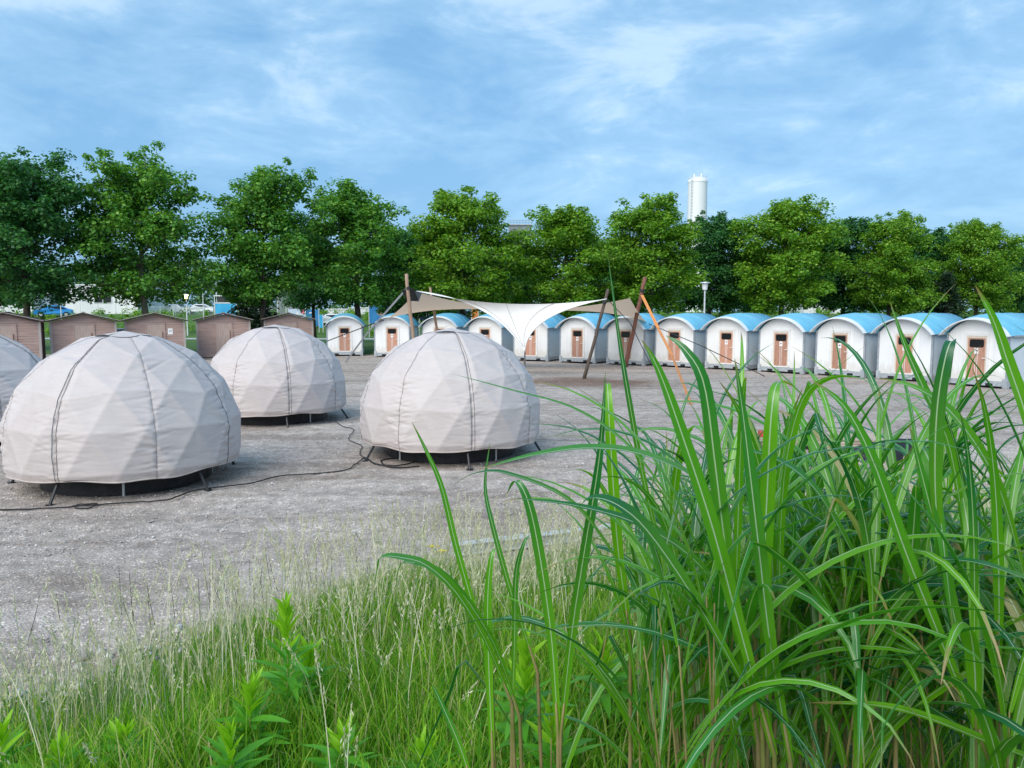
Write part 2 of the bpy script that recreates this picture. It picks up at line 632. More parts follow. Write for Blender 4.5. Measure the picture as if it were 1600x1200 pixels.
M['felt'] = mat_noise('dark_roofing_felt', (0.045, 0.036, 0.032), (0.085, 0.068, 0.06), 8, 0.9)

m, N, L, B = new_mat('stretch_canvas')
n1 = noise_node(N, L, 1.2, 5, 0.6)
ca = ramp_node(N, L, n1, [(0.3, (0.71, 0.70, 0.675)), (0.7, (0.79, 0.78, 0.76))])
L.new(ca, B.inputs['Base Color'])
B.inputs['Roughness'].default_value = 0.7
n2 = noise_node(N, L, 260, 2)
bump(N, L, B, n2, 0.1, 0.004)
M['canvas'] = m
M['canvas_tan'] = mat_leaf('tan_canvas', [(0.0, (0.60, 0.49, 0.40)), (1.0, (0.66, 0.55, 0.45))], 0.55, 0.8, (1.1, 0.98, 0.86))
M['pole'] = mat_noise('debarked_pole', (0.27, 0.17, 0.12), (0.42, 0.29, 0.21), 3, 0.75, 0.3, (9, 9, 0.7))
M['pole_red'] = mat_noise('reddish_pole', (0.15, 0.062, 0.042), (0.26, 0.12, 0.085), 3, 0.7, 0.3, (9, 9, 0.7))
M['pole_dark'] = mat_noise('dark_pole', (0.07, 0.055, 0.045), (0.16, 0.12, 0.095), 3, 0.75, 0.3, (9, 9, 0.7))
M['orange'] = mat_noise('orange_strap', (0.62, 0.22, 0.05), (0.78, 0.32, 0.10), 14, 0.6)
M['strap'] = mat_noise('black_strap', (0.02, 0.024, 0.028), (0.05, 0.055, 0.06), 14, 0.7)

M['bark'] = mat_noise('bark', (0.035, 0.028, 0.022), (0.10, 0.085, 0.066), 5, 0.9, 0.5, (3, 3, 0.6), bdist=0.04)
M['bark_pale'] = mat_noise('pale_bark', (0.12, 0.11, 0.075), (0.24, 0.22, 0.15), 4, 0.9, 0.4, (3, 3, 0.7), bdist=0.03)
M['leaf_plane'] = mat_leaf('plane_tree_leaf', [(0.0, (0.045, 0.16, 0.030)), (0.45, (0.080, 0.25, 0.036)), (0.8, (0.14, 0.35, 0.046)), (1.0, (0.24, 0.42, 0.07))], 0.36, 0.5)
M['leaf_lush'] = mat_leaf('lush_tree_leaf', [(0.0, (0.065, 0.18, 0.016)), (0.45, (0.125, 0.30, 0.022)), (0.8, (0.20, 0.39, 0.034)), (1.0, (0.30, 0.45, 0.06))], 0.36, 0.5)
M['leaf_deep'] = mat_leaf('deep_green_leaf', [(0.0, (0.022, 0.10, 0.034)), (0.5, (0.046, 0.17, 0.050)), (1.0, (0.10, 0.26, 0.055))], 0.34, 0.5, (1.3, 1.6, 0.6))
M['needle'] = mat_leaf('conifer_needle', [(0.0, (0.010, 0.030, 0.018)), (0.6, (0.018, 0.050, 0.026)), (1.0, (0.03, 0.07, 0.03))], 0.1, 0.6)
M['leaf_far'] = mat_leaf('far_wood_leaf', [(0.0, (0.040, 0.110, 0.040)), (0.5, (0.065, 0.155, 0.055)), (1.0, (0.12, 0.21, 0.07))], 0.25, 0.6)
M['grass'] = mat_leaf('meadow_grass_blade', [(0.0, (0.048, 0.20, 0.010)), (0.35, (0.105, 0.30, 0.014)), (0.62, (0.20, 0.42, 0.022)), (0.82, (0.34, 0.50, 0.05)), (0.93, (0.42, 0.41, 0.20)), (1.0, (0.5, 0.46, 0.27))], 0.42, 0.55, (1.6, 1.6, 0.5))
M['straw'] = mat_leaf('dry_seed_grass', [(0.0, (0.42, 0.44, 0.22)), (0.4, (0.58, 0.56, 0.36)), (0.8, (0.70, 0.67, 0.50)), (1.0, (0.78, 0.75, 0.62))], 0.3, 0.8, (1.15, 1.1, 0.9))
M['dead_stalk'] = mat_noise('dead_stalk', (0.05, 0.04, 0.032), (0.11, 0.09, 0.07), 8, 0.9)
M['reed_blade'] = mat_leaf('reed_blade', [(0.0, (0.014, 0.13, 0.050)), (0.3, (0.030, 0.21, 0.045)), (0.6, (0.085, 0.33, 0.022)), (0.968, (0.18, 0.45, 0.012)), (0.98, (0.46, 0.36, 0.17))], 0.36, 0.27, (1.5, 1.6, 0.3), 0.85, ((0.52, 0.62, 0.46), (0.16, 0.41, 0.014)))
M['reed_stem'] = mat_noise('reed_stem', (0.14, 0.16, 0.035), (0.30, 0.22, 0.11), 3.5, 0.55, stretch=(1, 1, 2.0))
M['herb'] = mat_leaf('herb_leaf', [(0.0, (0.055, 0.24, 0.022)), (0.5, (0.10, 0.36, 0.025)), (1.0, (0.18, 0.46, 0.03))], 0.36, 0.42, (1.7, 1.6, 0.4), 0.4)
M['herb_young'] = mat_leaf('young_herb_leaf', [(0.0, (0.20, 0.48, 0.02)), (1.0, (0.34, 0.58, 0.035))], 0.42, 0.42, (1.5, 1.5, 0.4), 0.4)
M['herb_dark'] = mat_leaf('dark_broad_leaf', [(0.0, (0.025, 0.095, 0.02)), (1.0, (0.05, 0.15, 0.03))], 0.25, 0.42, (1.6, 1.6, 0.5), 0.4)
M['herb_stem'] = mat_noise('herb_stem', (0.14, 0.20, 0.04), (0.24, 0.28, 0.07), 8, 0.6)
M['yellow'] = mat_noise('yellow_florets', (0.62, 0.47, 0.02), (0.78, 0.62, 0.05), 60, 0.8)
M['zinc'] = mat_noise('galvanised_steel', (0.52, 0.54, 0.55), (0.68, 0.70, 0.71), 9, 0.4, metallic=0.35)
M['plank'] = mat_noise('weathered_plank', (0.33, 0.27, 0.20), (0.52, 0.45, 0.36), 3, 0.85, 0.25, (0.7, 9, 9))
M['tarp'] = mat_noise('black_tarpaulin', (0.010, 0.010, 0.012), (0.025, 0.025, 0.028), 5, 0.45, 0.4, bdist=0.05)
M['red'] = mat_noise('red_paint', (0.42, 0.05, 0.035), (0.55, 0.08, 0.05), 6, 0.5)
M['white_wall'] = mat_noise('white_render', (0.66, 0.67, 0.68), (0.78, 0.79, 0.79), 0.5, 0.8, stretch=(1, 1, 0.4))
M['blue_wall'] = mat_noise('pale_blue_cladding', (0.42, 0.52, 0.66), (0.52, 0.61, 0.73), 0.6, 0.7)
M['window'] = M['glass']
M['blue_paint'] = mat_noise('bright_blue_print', (0.03, 0.32, 0.60), (0.06, 0.43, 0.72), 0.9, 0.5)
M['blue_dark'] = mat_noise('mid_blue_print', (0.02, 0.16, 0.38), (0.04, 0.23, 0.48), 0.9, 0.5)
M['navy'] = mat_noise('navy_cloth', (0.012, 0.016, 0.075), (0.02, 0.025, 0.11), 1.5, 0.7)
M['pink'] = mat_noise('pink_cloth', (0.72, 0.10, 0.22), (0.82, 0.17, 0.30), 3, 0.6)
M['grey_panel'] = mat_noise('grey_sheeting', (0.16, 0.19, 0.20), (0.25, 0.28, 0.29), 0.7, 0.7)
M['white_steel'] = mat_noise('white_painted_steel', (0.62, 0.64, 0.65), (0.75, 0.76, 0.77), 5, 0.45)
M['fence'] = mat_noise('pale_fence_steel', (0.34, 0.42, 0.42), (0.46, 0.53, 0.53), 5, 0.5)
M['path'] = mat_noise('pale_path', (0.34, 0.34, 0.35), (0.46, 0.45, 0.45), 1.5, 0.9)
M['tyre'] = mat_noise('tyre_rubber', (0.012, 0.012, 0.012), (0.025, 0.025, 0.025), 10, 0.8)
M['car_blue'] = mat_noise('blue_car_paint', (0.02, 0.22, 0.55), (0.03, 0.26, 0.6), 2, 0.25, spec=0.6)
M['car_white'] = mat_noise('white_car_paint', (0.7, 0.71, 0.72), (0.76, 0.77, 0.78), 2, 0.25, spec=0.6)
M['car_dark'] = mat_noise('black_car_paint', (0.012, 0.012, 0.014), (0.02, 0.02, 0.022), 2, 0.25, spec=0.6)
M['silo'] = mat_noise('white_silo_paint', (0.74, 0.75, 0.755), (0.82, 0.825, 0.83), 0.15, 0.5, stretch=(1, 1, 0.3))
M['rust'] = mat_noise('silo_stain', (0.45, 0.38, 0.33), (0.6, 0.55, 0.5), 0.5, 0.8)
m, N, L, B = new_mat('lit_lamp_glass')
B.inputs['Base Color'].default_value = (0.9, 0.8, 0.4, 1)
nn = noise_node(N, L, 8)
L.new(ramp_node(N, L, nn, [(0.3, (1.0, 0.70, 0.16)), (0.7, (1.0, 0.80, 0.28))]), B.inputs['Emission Color'])
B.inputs['Emission Strength'].default_value = 4.0
M['lamp_lit'] = m

# ------------------------------------------------------------------ ground
BX = np.array([-60, -8.0, -5.0, -3.5, -1.9, -0.65, 1.45, 4.0, 8.0, 60.0])
BY = np.array([0.5, 1.0, 3.3, 5.0, 6.75, 7.5, 8.4, 9.6, 11.0, 16.0])


def border_y(x):
    return np.interp(x, BX, BY)


def terrain_z(x, y):
    x = np.asarray(x, float)
    y = np.asarray(y, float)
    d = border_y(x) - y
    wob = (vnoise(x * 1.3, y * 1.3, 3) - 0.5) * 0.16 + (vnoise(x * 4, y * 4, 5) - 0.5) * 0.05
    bank = np.where(d > -1.5, np.clip(0.13 * d, -0.1, 1.15) + wob * np.clip((d + 0.6) / 1.2, 0, 1), -0.1)
    bank = np.maximum(bank, -0.06)
    lawn = np.where(y > 49.5, 0.05, -0.06)
    z = np.where(y > 20, lawn, bank)
    z = z + sstep(82, 97, y) * 2.35 + sstep(110, 400, y) * 1.0
    z = z + np.where(y > 84, (vnoise(x * 0.25, y * 0.25, 9) - 0.5) * 0.5, 0)
    return z


def axis(*segs):
    a = [np.arange(s, e, st) for s, e, st in segs]
    return np.unique(np.round(np.concatenate(a), 4))


xs = axis((-2000, -200, 150), (-200, -60, 10), (-60, -7, 2.5), (-7, 7, 0.14), (7, 60, 2.5), (60, 200, 10), (200, 2001, 150))
ys = axis((-30, 0.6, 3), (0.6, 11, 0.14), (11, 48, 3), (48, 49.4, 0.7), (49.4, 50.2, 0.3), (50.2, 82, 4), (82, 100, 1.5), (100, 400, 15), (400, 3001, 200))
X, Y = np.meshgrid(xs, ys)
Z = terrain_z(X, Y)
nx, ny = len(xs), len(ys)
idx = np.arange(nx * ny).reshape(ny, nx)
quads = np.stack([idx[:-1, :-1], idx[:-1, 1:], idx[1:, 1:], idx[1:, :-1]], -1).reshape(-1, 4)
o = link('ground', fast_mesh('ground', np.stack([X, Y, Z], -1).reshape(-1, 3), quads, mat=M['turf'], smooth=True))
tag(o, kind='structure')

xs = axis((-62, -9, 1.5), (-9, 9, 0.07), (9, 62.1, 1.5))
ys = axis((2.5, 15, 0.07), (15, 28, 0.35), (28, 49.7, 1.0))
X, Y = np.meshgrid(xs, ys)
Z = 0.012 + (vnoise(X * 0.5, Y * 0.7, 1) - 0.5) * 0.035 + (vnoise(X * 2.3, Y * 2.9, 2) - 0.5) * 0.022 + np.where(Y < 15, (vnoise(X * 9, Y * 9, 4) - 0.5) * 0.020 + (vnoise(X * 14.3, Y * 14.3, 6) - 0.5) * 0.012, 0)
nx, ny = len(xs), len(ys)
idx = np.arange(nx * ny).reshape(ny, nx)
quads = np.stack([idx[:-1, :-1], idx[:-1, 1:], idx[1:, 1:], idx[1:, :-1]], -1).reshape(-1, 4)
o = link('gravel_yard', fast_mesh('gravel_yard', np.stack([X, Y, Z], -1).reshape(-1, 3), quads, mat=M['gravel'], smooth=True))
tag(o, kind='structure')

mb = MB()
P = np.zeros((2, 41, 3))
for i, x in enumerate(np.linspace(-70, 70, 41)):
    P[0, i] = (x, 76.5 + 0.6 * math.sin(x * 0.1), 0.056)
    P[1, i] = (x, 80.5 + 0.6 * math.sin(x * 0.1), 0.056)
mb.grid(P)
tag(mb.build('path', M['path']), kind='structure')


# ------------------------------------------------------------------ loose stones on the gravel (one mass)
def stones(name, n, xr, yr, size, seed, cond=None):
    r = np.random.default_rng(seed)
    base = np.array([(1, 0, 0), (0, 1, 0), (-1, 0, 0), (0, -1, 0), (0, 0, 1), (0.6, 0.6, -0.4), (-0.6, 0.5, -0.4), (0.1, -0.8, -0.4)], float)
    tri = np.array([(0, 1, 4), (1, 2, 4), (2, 3, 4), (3, 0, 4), (0, 5, 1), (1, 6, 2), (2, 6, 3), (3, 7, 0), (5, 6, 1), (0, 7, 5), (3, 6, 7), (5, 7, 6)])
    x = r.uniform(xr[0], xr[1], n)
    y = yr[0] + (yr[1] - yr[0]) * r.random(n) ** 1.5
    keep = np.abs(x) < 0.72 * y + 0.8
    if cond is not None:
        keep &= cond(x, y)
    x, y = x[keep], y[keep]
    n = len(x)
    s = np.minimum(size * np.exp(r.normal(0, 0.5, n)), size * 2.1)
    rot = r.uniform(0, 6.28, n)
    jit = 1 + r.uniform(-0.3, 0.3, (n, 8, 3))
    v = base[None] * jit * s[:, None, None] * np.stack([np.ones(n), r.uniform(0.6, 1, n), r.uniform(0.35, 0.7, n)], -1)[:, None, :]
    c, sn = np.cos(rot)[:, None], np.sin(rot)[:, None]
    vx = v[..., 0] * c - v[..., 1] * sn + x[:, None]
    vy = v[..., 0] * sn + v[..., 1] * c + y[:, None]
    gz = np.maximum(terrain_z(x, y), 0.014)
    vz = v[..., 2] + gz[:, None] + s[:, None] * 0.15
    verts = np.stack([vx, vy, vz], -1).reshape(-1, 3)
    tris = (tri[None] + (np.arange(n) * 8)[:, None, None]).reshape(-1, 3)
    o = link(name, fast_mesh(name, verts, tris=tris, mat=M['stone']))
    return o


o = stones('gravel_stones', 30000, (-12, 12), (4.3, 20), 0.0105, 11, lambda x, y: y > border_y(x) - 0.4)
tag(o, 'pale loose gravel stones scattered over the yard', 'gravel', kind='stuff')
o = stones('rubble', 2600, (-5, 2.0), (3.8, 8.3), 0.030, 12, lambda x, y: np.abs(y - border_y(x) + 0.15) < 0.55 * np.exp(-((x + 3.4) / 2.2) ** 2) + 0.12)
tag(o, 'grey stone rubble along the edge of the grass bank', 'rubble', kind='stuff')

# ------------------------------------------------------------------ geodesic dome tents
RD, ZC = 1.64, 0.69


def ico3():
    vs = [(0, 0, 1)]
    e = math.atan(0.5)
    for k in range(5):
        a = 2 * math.pi * k / 5
        vs.append((math.cos(e) * math.cos(a), math.cos(e) * math.sin(a), math.sin(e)))
    for k in range(5):
        a = 2 * math.pi * (k + 0.5) / 5
        vs.append((math.cos(e) * math.cos(a), math.cos(e) * math.sin(a), -math.sin(e)))
    vs.append((0, 0, -1))
    vs = np.array(vs)
    fs = []
    for k in range(5):
        j = (k + 1) % 5
        fs += [(0, 1 + k, 1 + j), (1 + k, 6 + k, 1 + j), (1 + j, 6 + k, 6 + j), (11, 6 + j, 6 + k)]
    tris = []
    f = 3
    for a, b, c in fs:
        A, B_, C = vs[a], vs[b], vs[c]
        pt = lambda i, j: (A * (f - i - j) + B_ * i + C * j) / f
        nz = lambda p: p / np.linalg.norm(p)
        for i in range(f):
            for j in range(f - i):
                tris.append((nz(pt(i, j)), nz(pt(i + 1, j)), nz(pt(i, j + 1))))
                if i + j < f - 1:
                    tris.append((nz(pt(i + 1, j)), nz(pt(i + 1, j + 1)), nz(pt(i, j + 1))))
    return np.array(tris)


TR = ico3()
TN = np.cross(TR[:, 1] - TR[:, 0], TR[:, 2] - TR[:, 0])
TN /= np.linalg.norm(TN, axis=1)[:, None]
TCc = np.einsum('ij,ij->i', TN, TR[:, 0])
TN[TCc < 0] *= -1
TCc = np.abs(TCc)
ROT0 = 0.23


def dome_r(d):
    """distance to the facetted cover along unit directions d (N,3)"""
    c, s = math.cos(ROT0), math.sin(ROT0)
    dd = np.stack([d[:, 0] * c - d[:, 1] * s, d[:, 0] * s + d[:, 1] * c, d[:, 2]], -1)
    q = dd @ TN.T
    q = np.where(q > 0.2, TCc[None] / np.maximum(q, 0.2), 9.0)
    two = np.partition(q, 1, axis=1)[:, :2]
    return two[:, 0], two[:, 1] - two[:, 0]


NG = 8
HEM_Z = -0.385


def dome_surface(seed):
    """grid per gore: list of (rows, cols, 3), local coordinates about the dome centre"""
    r = np.random.default_rng(seed)
    # wrinkles fan out from the stitched seams
    wr = []
    for k in range(NG):
        for side in (-1, 1):
            for q in range(56):
                z0 = r.uniform(-0.40, 1.35)
                if r.random() < 0.35:
                    z0 = r.uniform(-0.35, 0.75)
                wr.append((k * 2 * math.pi / NG, side, z0, r.uniform(0.10, 0.46), r.uniform(-0.3, 0.45), r.uniform(0.003, 0.0115), r.uniform(0.010, 0.017)))
    gores = []
    cols, rows = 46, 150
    for k in range(NG):
        a = np.linspace(k, k + 1, cols) * 2 * math.pi / NG
        t = np.linspace(0, 1, rows)
        el0 = math.asin(HEM_Z / RD * 1.03)
        el = el0 + (math.pi / 2 - 0.012 - el0) * t
        A, E = np.meshgrid(a, el)
        d = np.stack([np.sin(A) * np.cos(E), -np.cos(A) * np.cos(E), np.sin(E)], -1).reshape(-1, 3)
        rr, gap = dome_r(d)
        rr = RD * rr
        rr = rr - 0.008 * (1 - np.exp(-gap / 0.010))
        x, y, z = d[:, 0] * rr, d[:, 1] * rr, d[:, 2] * rr
        hor = np.hypot(x, y)
        disp = np.zeros(len(rr))
        az = A.ravel()
        for sa, side, z0, ln, sl, dep, w in wr:
            da = (az - sa + math.pi) % (2 * math.pi) - math.pi
            s = da * side * hor
            m_ = (s > -0.001) & (s < ln * 2.2)
            if not m_.any():
                continue
            ss = s[m_]
            disp[m_] += -dep * np.exp(-((z[m_] - z0 - sl * ss) / w) ** 2) * np.exp(-(ss / ln) ** 2)
        # slack along the seams and broad slow waves
        for sa in np.arange(NG + 1) * 2 * math.pi / NG:
            da = (az - sa + math.pi) % (2 * math.pi) - math.pi
            disp += -0.004 * np.exp(-(da * hor / 0.03) ** 2)
        disp += (vnoise(az * 7, z * 5, seed) - 0.5) * 0.006
        rr2 = rr + disp
        Pn = (d * rr2[:, None]).reshape(rows, cols, 3)
        # level hem with a slightly slack lower edge
        hemw = HEM_Z + 0.018 * np.sin(a * 5 + 1) + 0.012 * np.sin(a * 11)
        Pn[0, :, 2] = hemw
        Pn[1, :, 2] = np.maximum(Pn[1, :, 2], hemw + 0.012)
        gores.append(Pn)
    return gores


GORES = dome_surface(5)
gore_me = [MB().grid(g).mesh('cover_panel', M['dome'], True) for g in GORES]
seam_me = []
for k in range(NG):
    srcs = [GORES[k][:, 1, :], GORES[k - 1][:, -2, :]] if k == 0 else [GORES[k][:, 0, :]]
    mb = MB()
    for src in srcs:
        col0 = src.copy()
        for _ in range(4):
            col0[1:-1] = (col0[:-2] + col0[1:-1] + col0[2:]) / 3
        pts = [Vector(p) + Vector(p).normalized() * 0.0085 for p in col0[::2]]
        mb.tube(pts, 0.0034 if k in (0, 2, 4, 6) else 0.0032, 6)
    seam_me.append(mb.mesh('seam', M['seam_dark'] if k in (0, 2, 4, 6) else M['seam_grey'], True))
cap = np.zeros((7, 25, 3))
for j in range(7):
    for i in range(25):
        a = 2 * math.pi * i / 24
        e = math.pi / 2 - 0.001 - (0.22 + 0.03 * math.sin(a * 3)) * (j / 6)
        dd = np.array([[math.sin(a) * math.cos(e), -math.cos(a) * math.cos(e), math.sin(e)]])
        rr, _ = dome_r(dd)
        lift = 0.006 + 0.018 * math.exp(-((a - 5.9) / 0.5) ** 2) * (j / 6) ** 2
        cap[j, i] = dd[0] * (RD * rr[0] + lift)
cap_me = MB().grid(cap[:, ::-1]).mesh('vent_cap', M['dome'], True)
mb = MB()
mb.tube([(0.23 * RD * math.sin(a) * 0.97, -0.23 * RD * math.cos(a) * 0.97, RD * 0.958) for a in np.linspace(5.5, 6.3, 9)], 0.010, 6)
slit_me = mb.mesh('vent_slit', M['seam_dark'])
hem_pts = [Vector(p) for g in GORES for p in g[0, :-1:3]]
hem_pts.append(hem_pts[0])
hem_me = MB().tube(hem_pts, 0.012, 6, False).mesh('hem', M['dome'], True)
fl = MB()
ring = [(1.48 * math.cos(2 * math.pi * k / 30), 1.48 * math.sin(2 * math.pi * k / 30)) for k in range(30)]
fl.add([(x, y, HEM_Z + 0.02) for x, y in ring] + [(x, y, HEM_Z + 0.09) for x, y in ring], [tuple(range(29, -1, -1)), tuple(range(30, 60))] + [(i, (i + 1) % 30, 30 + (i + 1) % 30, 30 + i) for i in range(30)])
floor_me = fl.mesh('floor_deck', M['dark_floor'])
fl = MB()
ring = [(1.16 * math.cos(2 * math.pi * k / 30), 1.16 * math.sin(2 * math.pi * k / 30)) for k in range(30)]
fl.add([(x, y, -ZC + 0.03) for x, y in ring] + [(x, y, HEM_Z + 0.018) for x, y in ring], [tuple(range(29, -1, -1)), tuple(range(30, 60))] + [(i, (i + 1) % 30, 30 + (i + 1) % 30, 30 + i) for i in range(30)])
under_me = fl.mesh('shade_drum', M['tarp'])  # black drum added to stand in for the deep shade under the dome
legs = []
for k in range(5):
    a = 2 * math.pi * k / 5 + 0.9
    ca_, sa_ = math.cos(a), math.sin(a)
    mb = MB()
    zf = -ZC + 0.012
    mb.tube([(1.40 * ca_, 1.40 * sa_, HEM_Z + 0.10), (1.64 * ca_, 1.64 * sa_, zf)], 0.021, 8)
    mb.tube([(1.64 * ca_, 1.64 * sa_, zf + 0.012), (1.64 * ca_, 1.64 * sa_, zf - 0.008)], 0.055, 10)
    legs.append(mb.mesh('leg', M['black_metal']))
props = []
for k in range(4):
    a = 2 * math.pi * k / 4 + 0.5
    mb = MB()
    mb.tube([(1.15 * math.cos(a), 1.15 * math.sin(a), HEM_Z + 0.03), (1.15 * math.cos(a), 1.15 * math.sin(a), -ZC + 0.01)], 0.018, 8)
    props.append(mb.mesh('support_post', M['zinc']))

DOMES = [
    ((-6.0, 11.88), -33, 'large off-white geodesic dome tent nearest the camera, with double zip seam'),
    ((-5.78, 18.75), 10, 'off-white geodesic dome tent farthest back, in front of the brown huts'),
    ((-1.15, 14.26), 13, 'off-white geodesic dome tent standing alone by the tall reeds, centre'),
    ((-10.75, 15.0), 64, 'off-white geodesic dome tent cut off by the left picture edge'),
]
for (x, y), al, lab in DOMES:
    psi = math.atan2(-x, y)
    t = thing('dome_tent', lab, 'tent', (x, y, ZC), psi + R(al), 'geodesic dome tents on the gravel')
    t.scale = (1.04, 1.04, 1.0)
    for me in gore_me:
        link('cover_panel', me, t)
    for me in seam_me:
        link('seam', me, t)
    c_ = link('vent_cap', cap_me, t)
    link('vent_slit', slit_me, c_)
    link('hem', hem_me, t)
    link('floor_deck', floor_me, t)
    link('shade_drum', under_me, t)
    for me in legs:
        link('leg', me, t)
    for me in props:
        link('support_post', me, t)


# ------------------------------------------------------------------ cabins with blue barrel roofs
CW, CL, EAVE, APEX = 2.16, 2.7, 1.86, 2.60


def arch(hw, z0, z1, n=18):
    """points of a circular arch from left to right"""
    h = z1 - z0
    rr = (hw * hw + h * h) / (2 * h)
    a0 = math.asin(min(1, hw / rr))
    return [(rr * math.sin(a), z1 - rr + rr * math.cos(a)) for a in np.linspace(-a0, a0, n)]


def make_cabin():
    t = thing('cabin', 'x', 'cabin', (0, 0, 0), 0, 'white cabins in a curved row')
    hw = CW / 2
    # walls
    front = [(-hw + 0.05, 0.24), (hw - 0.05, 0.24)] + arch(hw - 0.05, EAVE - 0.02, 2.38)[::-1]
    w = MB().prism_xz(front, 0.0, 0.06).build('front_wall', M['cabin_front'], t)
    for x in (-0.60, 0.60):
        MB().box(x - 0.006, x + 0.006, -0.004, 0.0, 0.25, 2.1).build('panel_joint', M['visor'], w)
    MB().box(-hw + 0.02, -hw + 0.07, 0.07, CL - 0.06, 0.24, EAVE).build('side_wall', M['cabin_side'], t)
    MB().box(hw - 0.07, hw - 0.02, 0.07, CL - 0.06, 0.24, EAVE).build('side_wall', M['cabin_side'], t)
    MB().prism_xz(front, CL - 0.06, CL).build('back_wall', M['cabin_side'], t)
    # steel base with fork pockets and corner feet
    b = MB()
    b.box(-hw, -0.62, -0.03, 0.09, 0.07, 0.235)
    b.box(-0.36, 0.36, -0.03, 0.09, 0.07, 0.235)
    b.box(0.62, hw, -0.03, 0.09, 0.07, 0.235)
    b.box(-0.62, -0.36, -0.03, 0.09, 0.16, 0.235)
    b.box(0.36, 0.62, -0.03, 0.09, 0.16, 0.235)
    b.box(-hw, -hw + 0.1, 0.09, CL, 0.07, 0.235)
    b.box(hw - 0.1, hw, 0.09, CL, 0.07, 0.235)
    b.box(-hw + 0.1, hw - 0.1, CL - 0.1, CL, 0.07, 0.235)
    base = b.build('base_frame', M['cabin_steel'], t)
    for x in (-0.49, 0.49):
        MB().box(x - 0.13, x + 0.13, 0.0, 0.08, 0.06, 0.158).build('fork_pocket_shade', M['pocket'], base)
    for x in (-1, 1):
        for y in (0.0, CL - 0.16):
            m_ = MB()
            xa, xb = (-hw - 0.015, -hw + 0.15) if x < 0 else (hw - 0.15, hw + 0.015)
            m_.bbox(xa, xb, y - 0.045, y + 0.15, 0.0, 0.34, 0.012)
            m_.build('corner_foot', M['cabin_steel'], t)
            m_ = MB()
            xa, xb = (-hw - 0.004, -hw + 0.07) if x < 0 else (hw - 0.07, hw + 0.004)
            m_.box(xa, xb, y - 0.012 if y == 0 else y + 0.05, y + 0.06 if y == 0 else y + 0.172, 0.33, EAVE + 0.02)
            m_.build('corner_post', M['cabin_post'], t)
    # roof : blue barrel, drooping white visor at the front
    a_mid, a_mid_in = arch(hw + 0.11, EAVE - 0.02, APEX), arch(hw + 0.075, EAVE - 0.02, APEX - 0.045)
    a_front, a_front_in = arch(hw + 0.11, EAVE - 0.06, 2.40), arch(hw + 0.085, EAVE - 0.06, 2.365)

    def shell(y_rows):
        m_ = MB()
        P = np.array([[(x, y, z) for x, z in prof] for y, prof in y_rows])
        n_r, n_c = P.shape[:2]
        m_.grid(P)
        return m_, n_r, n_c
    lerp_a = lambda A1, A2, k: [(xa * (1 - k) + xb * k, za * (1 - k) + zb * k) for (xa, za), (xb, zb) in zip(A1, A2)]
    b_out = lambda k: lerp_a(a_front, a_mid, k)
    b_in = lambda k: lerp_a(a_front_in, a_mid_in, k)
    m_, _, _ = shell([(-0.12, b_out(0.26)), (0.15, b_out(0.56)), (0.5, b_out(0.84)), (0.9, a_mid), (CL + 0.12, a_mid), (CL + 0.12, a_mid_in), (0.9, a_mid_in), (0.12, b_in(0.5)), (-0.12, b_in(0.22)), (-0.12, b_out(0.26))])
    roof = m_.build('roof', M['cabin_blue'], t, True)
    for yy in (1.1, 1.9):
        rib, _, _ = shell([(yy, [(x * 1.001, z + 0.002) for x, z in a_mid]), (yy, [(x * 1.006, z + 0.014) for x, z in a_mid]), (yy + 0.03, [(x * 1.006, z + 0.014) for x, z in a_mid]), (yy + 0.03, [(x * 1.001, z + 0.002) for x, z in a_mid])])
        rib.build('roof_joint', M['cabin_blue'], roof)
    lip = lambda k: [(xa * (1 - k) + xb * k, za * (1 - k) + zb * k) for (xa, za), (xb, zb) in zip(a_front, a_mid)]
    lipi = lambda k: [(xa * (1 - k) + xb * k, za * (1 - k) + zb * k) for (xa, za), (xb, zb) in zip(a_front_in, a_mid_in)]
    m_, _, _ = shell([(-0.36, lip(0)), (-0.24, lip(0.13)), (-0.122, lip(0.25)), (-0.122, lipi(0.1)), (-0.36, lipi(0)), (-0.36, lip(0))])
    m_.build('visor', M['visor'], t, False)
    for x in (-1, 1):
        g_ = MB()
        xa = x * (hw + 0.115)
        g_.box(min(xa, xa - x * 0.06), max(xa, xa - x * 0.06), 0.1, CL + 0.1, EAVE - 0.075, EAVE - 0.022)
        g_.build('gutter', M['cabin_post'], t)
    # door
    d = thing('door', None, None)
    d.parent = t
    del_keys = [k for k in d.keys()]
    fr = MB()
    for x0, x1, z0, z1 in ((-0.44, -0.36, 0.29, 1.90), (0.36, 0.44, 0.29, 1.90), (-0.36, 0.36, 1.80, 1.90), (-0.36, 0.36, 0.25, 0.31)):
        fr.box(x0, x1, -0.035, 0.0, z0, z1)
    fr.build('door_frame', M['trim_white'], d)
    fr = MB()
    for x0, x1, z0, z1 in ((-0.36, -0.305, 0.31, 1.80), (0.305, 0.36, 0.31, 1.80), (-0.305, 0.305, 1.715, 1.80)):
        fr.box(x0, x1, -0.022, 0.0, z0, z1)
    fr.build('inner_frame', M['door_frame'], d)
    MB().box(-0.305, 0.305, -0.012, 0.0, 0.31, 1.715).build('door_panel', M['door'], d)
    rr_ = []
    for cx_, cz_, a0 in ((0.19, 1.62, 0), (-0.19, 1.62, 90), (-0.19, 1.45, 180), (0.19, 1.45, 270)):
        for q in range(5):
            a = R(a0 + q * 22.5)
            rr_.append((cx_ + 0.055 * math.cos(a), cz_ + 0.055 * math.sin(a)))
    MB().prism_xz(rr_[::-1], -0.024, -0.012).build('door_window', M['glass'], d)
    nt_ = MB().box(-0.07, 0.07, -0.018, -0.0125, 1.16, 1.37).build('notice', M['paper'], d)
